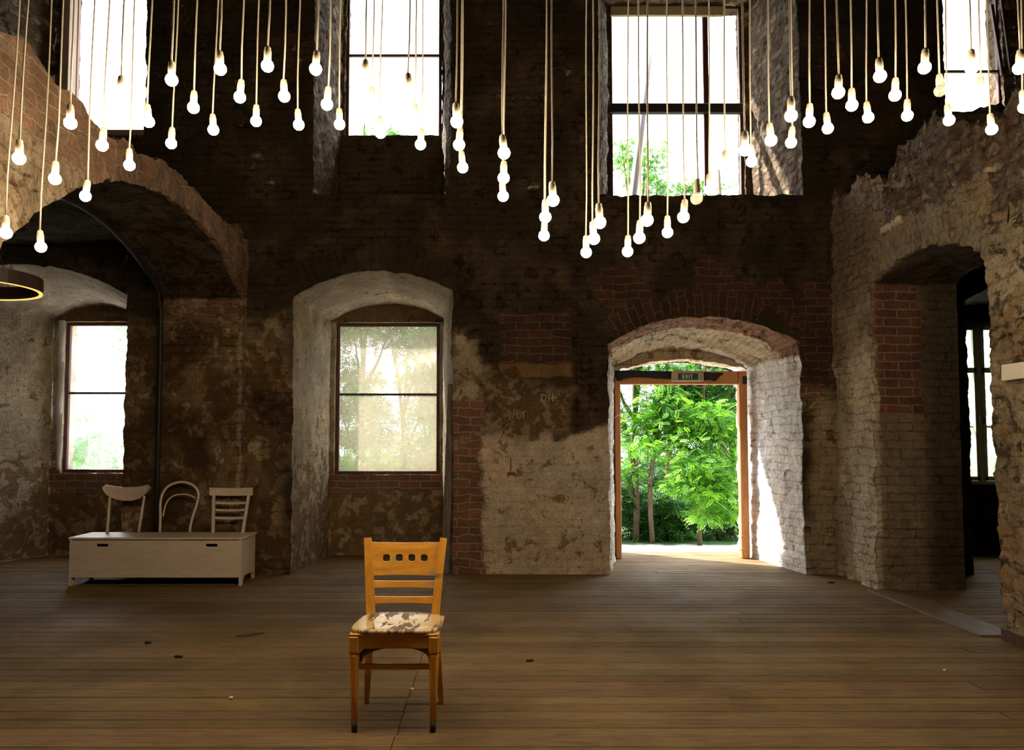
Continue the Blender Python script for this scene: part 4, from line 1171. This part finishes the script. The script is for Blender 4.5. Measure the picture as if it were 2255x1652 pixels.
# weathered timber leaning in the niche
b = MB(); p0 = at(989, 1262, Y0+.03); p1 = at(1001, 845, Y0+.06)
b.tube([(p0.x-.05, Y0+.10, 0.0), ((p0.x+p1.x)/2-.04, Y0+.11, (p1.z)/2), (p1.x-.055, Y0+.12, p1.z)], [.062, .058, .03], 6, flat=(.85, 1.2)); o = b.build('timber_post', M_GREYWOOD); tag(o, 'weathered grey timber leaning upright inside the niche beside the dusty window', 'timber')
# bracket and slot on the pier
b = MB(); p = at(1125, 1030, Y0-.012); b.box((p.x, p.y+.008, p.z+.035), (.012, .03, .15), bev=.002); b.box((p.x+.008, p.y+.004, p.z-.065), (.085, .035, .03), Matrix.Rotation(.1, 3, 'Y'), bev=.004)
o = b.build('iron_bracket', M_RUST); tag(o, 'rusty iron bracket set in the pale pier plaster', 'bracket')
# scratched letters on the pier
def strokes(name, sets, lab):
    b = MB()
    for s_ in sets: b.tube([at(u_, v_, Y0-.016) for u_, v_ in s_], .006, 5, flat=(1, .6))
    o = b.build(name, M_SCRATCH, wall_back); o['label'] = lab; return o
strokes('scratched_letters', [[(1122, 925), (1121, 910), (1130, 923), (1132, 906)], [(1138, 913), (1142, 907), (1148, 910), (1147, 919), (1141, 922), (1137, 917), (1138, 912)], [(1153, 922), (1152, 908)], [(1150, 908), (1158, 906)]], 'letters NOI scratched in the plaster')
strokes('scratched_lines', [[(1192, 868), (1192, 885), (1201, 882), (1203, 872), (1194, 868)], [(1208, 885), (1209, 868)], [(1217, 868), (1218, 884), (1212, 877), (1225, 875)]], 'scratched marks in the plaster')
# white board on right pier
b = MB(); p = atx(2220, 822, XR); b.box((XR-.045, p.y-.17, p.z+.002), (.012, .34, .118), Matrix.Rotation(.0, 3, 'X'), bev=.003)
o = b.build('white_board', M_PAPER); tag(o, 'small blank white board fixed to the rough right wall', 'board')
# pale stone block on right wall above arch
# ring lamp in the left side room
Yr = 6.0; c_ = at(-67, 621, Yr); Rr = (at(75, 621, Yr).x-c_.x)
ring = empty('ring_lamp', c_); tag(ring, 'round dark wooden ring lamp with warm inner glow, hanging under left arch', 'lamp')
b = MB(); hh = .052; n = 64; b.lathe([(Rr-.022, -hh), (Rr, -hh), (Rr, hh), (Rr-.022, hh), (Rr-.022, -hh)], n); b.build('ring_band', M_RING, ring)
b = MB(); b.lathe([(Rr-.030, -hh-.004), (Rr-.004, -hh-.008), (Rr-.002, -hh-.001), (Rr-.030, -hh-.001), (Rr-.030, -hh-.004)], n); b.build('light_strip', M_LED, ring)
for s_ in (-1, 1):
    b = MB(); b.tube([(0, s_*(Rr-.01), hh), (0, 0, 3.68-c_.z)], .003, 5); b.build('hanging_wire', M_BLACK, ring)
# floor debris
for (u, v, lx, ly, m_, lab) in ((326, 1417, .05, .025, M_HOLE, 'dark crumb on the floorboards below the bench'), (393, 1448, .06, .02, M_HOLE, 'flat dark chip on floorboards nearer than the crumb below the bench'),
        (1167, 1457, .05, .02, M_HOLE, 'dark wood chip on floorboards, right of the wooden chair'), (1830, 1284, .07, .03, M_HOLE, 'dark splinter on the floor by the right pilaster'),
        (509, 1539, .02, .018, M_PAPER, 'tiny pale pebble on the floorboards, left of the wooden chair'), (908, 1520, .02, .015, M_PAPER, 'pale crumb on the floor under the wooden chair'),
        (1948, 1312, .07, .02, M_HOLE, 'dark chip on the floor in front of the right pilaster'), (2080, 1478, .018, .015, M_PAPER, 'tiny pale pebble on floorboards near the right wall')):
    x_, y_, z_ = ray(u, v); t_ = -EYE/z_; b = MB(); r_ = random.Random(u)
    b.box((0, 0, .006), (lx, ly, .012), Matrix.Rotation(r_.uniform(-.5, .5), 3, 'Z'), bev=.004); o = b.build('debris_chip', m_, loc=(x_*t_, y_*t_, .001)); tag(o, lab, 'debris')
b = MB(); x_, y_, z_ = ray(550, 1401); t_ = -EYE/z_; b.tube([(-.09, -.03, .006), (0, 0, .008), (.09, .05, .012)], .006, 5); o = b.build('twig', M_DARKWOOD, loc=(x_*t_, y_*t_, 0)); tag(o, 'thin dark twig lying on floorboards, right of bench', 'twig')

# ------------------------------------------------------------------ outdoors
ZG = -.58
b = MB(); b.box((0, YO+40, ZG-.25), (120, 80, .5)); o = b.build('ground', M_GROUND); struct(o, 'sunlit yard with pale path and grass')
def frond_template():
    vs = []; fs = []
    for k in range(7):
        t_ = .15+.85*k/6
        for s_ in ((-1, 1) if k < 6 else (0,)):
            L_ = .055*(1-.35*abs(t_-.5)); base = np.array((t_*.22, 0, -.03*t_*t_)); d = np.array((.35, s_*1.0, -.15)) if s_ else np.array((1, 0, -.2)); d /= np.linalg.norm(d)
            w = np.cross(d, (0, 0, 1)); w /= np.linalg.norm(w); w *= .014
            o_ = len(vs); vs += [base, base+d*L_*.5+w, base+d*L_, base+d*L_*.5-w]; fs.append((o_, o_+1, o_+2, o_+3))
    return np.array(vs), np.array(fs)
FV, FF = frond_template()
def foliage(name, centers, radii, count, parent, seed, cols, size=1.0):
    r = np.random.default_rng(seed); centers = np.array(centers); radii = np.array(radii)
    wgt = radii**2; idx = r.choice(len(centers), count, p=wgt/wgt.sum())
    d = r.normal(size=(count, 3)); d /= np.linalg.norm(d, axis=1)[:, None]
    rad = radii[idx][:, None]*(r.random((count, 1))**.45); pos = centers[idx]+d*rad*np.array([1, 1, .7])
    yaw = np.arctan2(d[:, 1], d[:, 0])+r.normal(0, .8, count); pit = r.normal(.15, .45, count); rol = r.normal(0, .5, count); s = size*r.uniform(.75, 1.35, count)
    cy, sy, cp_, sp_, cr, sr = np.cos(yaw), np.sin(yaw), np.cos(pit), np.sin(pit), np.cos(rol), np.sin(rol)
    R = np.stack([np.stack([cy*cp_, cy*sp_*sr-sy*cr, cy*sp_*cr+sy*sr], -1), np.stack([sy*cp_, sy*sp_*sr+cy*cr, sy*sp_*cr-cy*sr], -1), np.stack([-sp_, cp_*sr, cp_*cr], -1)], 1)
    V = np.einsum('nij,kj->nki', R, FV)*s[:, None, None]+pos[:, None, :]
    nv = len(FV); Fa = (FF[None]+np.arange(count)[:, None, None]*nv).reshape(-1, 4)
    me = bpy.data.meshes.new(name); V = V.reshape(-1, 3)
    me.vertices.add(len(V)); me.vertices.foreach_set('co', V.astype(np.float32).ravel())
    me.loops.add(len(Fa)*4); me.loops.foreach_set('vertex_index', Fa.astype(np.int32).ravel())
    me.polygons.add(len(Fa)); me.polygons.foreach_set('loop_start', np.arange(0, len(Fa)*4, 4, dtype=np.int32)); me.update(calc_edges=True)
    c = np.array(cols)[r.integers(0, len(cols), count)]*r.uniform(.75, 1.25, (count, 1)); c = np.repeat(c, nv, 0)
    a_ = me.attributes.new('tint', 'FLOAT_COLOR', 'POINT'); a_.data.foreach_set('color', np.concatenate([c, np.ones((len(c), 1))], 1).astype(np.float32).ravel())
    me.materials.append(M_LEAF); o = bpy.data.objects.new(name, me); o['kind'] = 'stuff'; return link(o, parent)
GREENS = [(.060, .22, .014), (.10, .28, .020), (.032, .13, .012), (.14, .32, .032)]
DEEP = [(.015, .07, .012), (.03, .11, .016), (.05, .15, .022)]
def tree(x, y, h, r0, lean, blobs, count, seed, lab, cols=GREENS, name='locust_tree', size=1.0):
    root = empty(name, (x, y, ZG)); tag(root, lab, 'tree', 'trees behind the building')
    r = random.Random(seed); b = MB(); n = 9
    pts = [Vector((lean[0]*(i/n)**1.2*h+.05*math.sin(i*1.3+seed), lean[1]*(i/n)*h, h*i/n-.03)) for i in range(n+1)]
    b.tube(pts, [r0*.46*(1.15-.75*i/n) for i in range(n+1)], 9)
    b.build('trunk', M_BARK, root, True)
    cs = []; rs = []
    for (bx, by, bz, br) in blobs:
        c_ = Vector((bx, by, bz)); k = max(1, min(n-1, int((bz/h)*n*.75))); st = pts[k]
        b = MB(); mid = (st+c_)/2+Vector((0, 0, -.15)); b.tube([st, mid, c_], [r0*.42, r0*.28, r0*.08], 6); b.build('branch', M_BARK, root, True)
        for q in range(5):
            cs.append(c_+Vector((r.uniform(-1, 1), r.uniform(-1, 1), r.uniform(-.7, .7)))*br*.65); rs.append(br*r.uniform(.45, .75))
    foliage('foliage', [tuple(c_) for c_ in cs], rs, int(count*1.35), root, seed, cols, size*.84)
    return root
def TP(u, v, Y):  # world point for outdoor features
    return at(u, v, Y)
def rel(root_xy, pts):
    return [(p.x-root_xy[0], p.y-root_xy[1], p.z-ZG, r) for p, r in pts]
def tree_at(ub, Y, h, r0, lean, blobs, count, seed, lab, **k):
    x = at(ub, 1190, Y).x
    tree(x, Y, h, r0, lean, rel((x, Y), [(at(u, v, Yb), r) for u, v, Yb, r in blobs]), count, seed, lab, **k)
# through the doorway
tree_at(1396, 16.2, 7.5, .13, (.05, .02), [(1400, 790, 16.2, .8), (1370, 900, 15.8, .6), (1385, 960, 16.0, .45), (1350, 820, 16.2, .7), (1380, 1050, 16.0, .35)], 1700, 1, 'locust tree with straight trunk, nearest the timber post side of the doorway')
tree_at(1432, 15.9, 5.2, .10, (.07, .03), [(1460, 900, 15.4, .75), (1440, 980, 15.0, .65), (1500, 930, 14.9, .7), (1420, 930, 15.3, .45)], 1700, 2, 'young locust tree with leaning forked trunk seen through the doorway', cols=GREENS+[(.30, .58, .06)])
tree_at(1478, 16.6, 6.5, .12, (.0, .05), [(1530, 870, 16.2, .8), (1490, 850, 16.5, .7), (1560, 800, 16.5, .5)], 1400, 3, 'locust tree with dark straight trunk in the middle of the doorway view', cols=DEEP+GREENS[:1])
tree_at(1545, 15.6, 5.0, .09, (.03, -.05), [(1560, 1020, 14.6, .75), (1530, 1080, 14.6, .55), (1590, 960, 14.8, .6), (1575, 1110, 14.5, .45), (1600, 1060, 14.7, .5)], 2000, 4, 'low bright locust tree whose branches droop before the trunks', cols=GREENS+[(.30, .58, .06)])
tree_at(1588, 16.4, 7.8, .14, (.02, .02), [(1610, 860, 16.3, .7), (1580, 780, 16.6, .6), (1640, 800, 16.2, .8), (1600, 900, 16.5, .5)], 1500, 5, 'tall locust tree beside the right door post', cols=GREENS[:3]+DEEP)
tree_at(1612, 17.2, 7.0, .10, (.02, .03), [(1620, 950, 17.0, .7), (1630, 1050, 17.0, .6)], 1000, 6, 'slim locust tree just behind the tall one by the right door post', cols=DEEP)
# darker bushes behind the trunks
def bush(ub, Y, w, h, count, seed, lab, cols=DEEP, size=1.3):
    x = at(ub, 1190, Y).x; root = empty('leafy_bush', (x, Y, ZG)); tag(root, lab, 'bush', 'bushes behind the building'); r = random.Random(seed)
    cs = [(r.uniform(-w, w), r.uniform(-.6, .6), r.uniform(.15, h)) for _ in range(14)]; rs = [r.uniform(.35, .7)*min(w, h)*.6 for _ in cs]
    b = MB()
    for k in range(5): b.tube([(r.uniform(-.3, .3), 0, -.03), (r.uniform(-w, w)*.6, r.uniform(-.3, .3), h*.7)], [.03, .012], 5)
    b.build('stems', M_BARK, root)
    foliage('foliage', cs, rs, count, root, seed, cols, size)
bush(1380, 19.5, 1.1, 1.4, 1000, 11, 'dark low bush behind the straight trunk by the timber post')
bush(1470, 20.0, 1.2, 1.2, 1000, 12, 'dark low bush behind the middle trunks of the doorway view')
bush(1575, 19.3, 1.2, 1.6, 1200, 13, 'dark low bush behind the tall tree by the right door post')
bush(1395, 16.8, .9, 1.1, 900, 31, 'dark undergrowth between the two trunks by the timber post')
bush(1500, 17.0, .9, 1.0, 900, 32, 'dark undergrowth right of the dark middle trunk')
bush(1600, 16.8, .9, 1.2, 900, 33, 'dark undergrowth at the foot of the slim tree')
bush(1430, 24, 2.2, 5.0, 1500, 14, 'tall deep green thicket far behind the doorway trunks', size=1.8)
bush(1590, 25, 2.2, 6.0, 1500, 15, 'tall deep green thicket far behind the right door post', size=1.8)
# behind the dusty window
tree_at(800, 17.0, 7.2, .12, (-.03, .02), [(780, 740, 17, .9), (770, 830, 17, .6), (750, 900, 16.8, .7), (860, 720, 17.2, .8), (780, 980, 17, .6)], 1700, 21, 'grey trunked tree behind the dusty window, nearer its left jamb', cols=DEEP+GREENS[:1])
tree_at(905, 17.6, 7.6, .10, (-.12, .02), [(900, 760, 17.5, .8), (940, 850, 17.2, .8), (930, 730, 17.5, .7), (955, 960, 17, .7)], 1900, 22, 'leaning tree behind the dusty window, nearer its right jamb', cols=DEEP+GREENS[:1])
bush(850, 18.5, 1.9, 1.9, 1500, 23, 'low green bush behind the dusty window', cols=GREENS[:3])
bush(740, 24, 1.3, 6.5, 1500, 34, 'tall thicket far behind the left half of the dusty window', size=1.7)
bush(960, 24, 1.3, 7.0, 1700, 35, 'tall thicket far behind the right half of the dusty window', size=1.7)
bush(850, 25, 1.6, 3.4, 1200, 36, 'rounded thicket far behind the middle of the dusty window', size=1.7)
tree_at(960, 19.5, 8.0, .11, (-.03, .02), [(960, 760, 19.5, .9), (930, 840, 19.3, .9), (965, 900, 19.2, .8), (900, 700, 19.5, .8), (940, 1000, 19.0, .8)], 1800, 29, 'tree standing behind the leaning tree of the dusty window', cols=DEEP)
# behind the other windows
bush(158, 15.5, .42, 2.5, 900, 24, 'green bush at the lower corner of the left side room window', cols=GREENS[:3], size=1.1)
tree_at(300, 19, 7.0, .12, (.02, 0), [(292, 740, 19, .7), (285, 780, 18.8, .4), (272, 960, 18.6, .5), (268, 1010, 18.6, .5), (250, 1020, 18.4, .3)], 700, 25, 'sparse tree at the edge of left side room window', cols=GREENS)
tree_at(1400, 22, 10.5, .15, (.02, 0), [(1385, 380, 22, 1.0), (1420, 350, 22, .7), (1370, 330, 22, .5), (1450, 400, 22, .7), (1560, 410, 22, .5), (1510, 405, 22, .5), (1590, 415, 22, .3), (850, 292, 22, .01)][:7], 1500, 26, 'tree whose crown shows low in the largest upper window', cols=GREENS)
tree_at(800, 22, 11.0, .14, (-.01, 0), [(800, 300, 22, .35), (850, 305, 22, .4), (890, 312, 22, .35)], 350, 27, 'tree whose tip shows in the narrow upper window', cols=GREENS)
tree_at(2160, 16, 4.0, .10, (.0, 0), [(2150, 980, 16, .6), (2175, 930, 16, .5), (2160, 1030, 16, .7), (2180, 870, 16.5, .4)], 900, 28, 'tree outside the green casement window', cols=GREENS+[(.30, .58, .06)])
# leaning pole outside the upper window
b = MB(); pa, pb_ = at(1452, -60, 12.2), at(1385, 520, 12.0)
d_ = (pb_-pa).normalized(); e_ = pa+d_*((ZG-pa.z)/d_.z)
b.tube([pa, pa.lerp(e_, .5), e_], [.065, .075, .09], 8); o = b.build('wooden_pole', plain('glow_paled_pole', (.45, .45, .47), .8), smooth=True); tag(o, 'grey wooden pole leaning outside the largest upper window', 'pole')  # pole colour lightened to imitate the haze glow around it

# ------------------------------------------------------------------ light
w = bpy.data.worlds.new('world'); sc.world = w; w.use_nodes = True; nt = w.node_tree; nt.nodes.clear()
bg = nt.nodes.new('ShaderNodeBackground'); wo = nt.nodes.new('ShaderNodeOutputWorld')
bg.inputs[0].default_value = (.96, .975, 1.0, 1); bg.inputs[1].default_value = 6.0
nt.links.new(bg.outputs[0], wo.inputs[0])
sd = bpy.data.lights.new('sun', 'SUN'); so = bpy.data.objects.new('sun', sd); COL.objects.link(so)
sd.energy = 18.0; sd.angle = .02; sd.color = (1.0, .95, .86)
so.rotation_euler = Vector((.58, -.41, -.64)).to_track_quat('-Z', 'Y').to_euler()

sc.view_settings.view_transform = 'Standard'; sc.view_settings.look = 'None'; sc.view_settings.exposure = 0.42; sc.view_settings.gamma = 1.0
sc.view_settings.use_curve_mapping = False
sc.cycles.max_bounces = 7; sc.cycles.diffuse_bounces = 4; sc.cycles.glossy_bounces = 2; sc.cycles.transmission_bounces = 4; sc.cycles.transparent_max_bounces = 8
sc.cycles.caustics_reflective = False; sc.cycles.caustics_refractive = False
sc.cycles.sample_clamp_indirect = 4.0
sc.cycles.use_denoising = True
sc.cycles.use_adaptive_sampling = True; sc.cycles.adaptive_threshold = .08; sc.cycles.adaptive_min_samples = 16
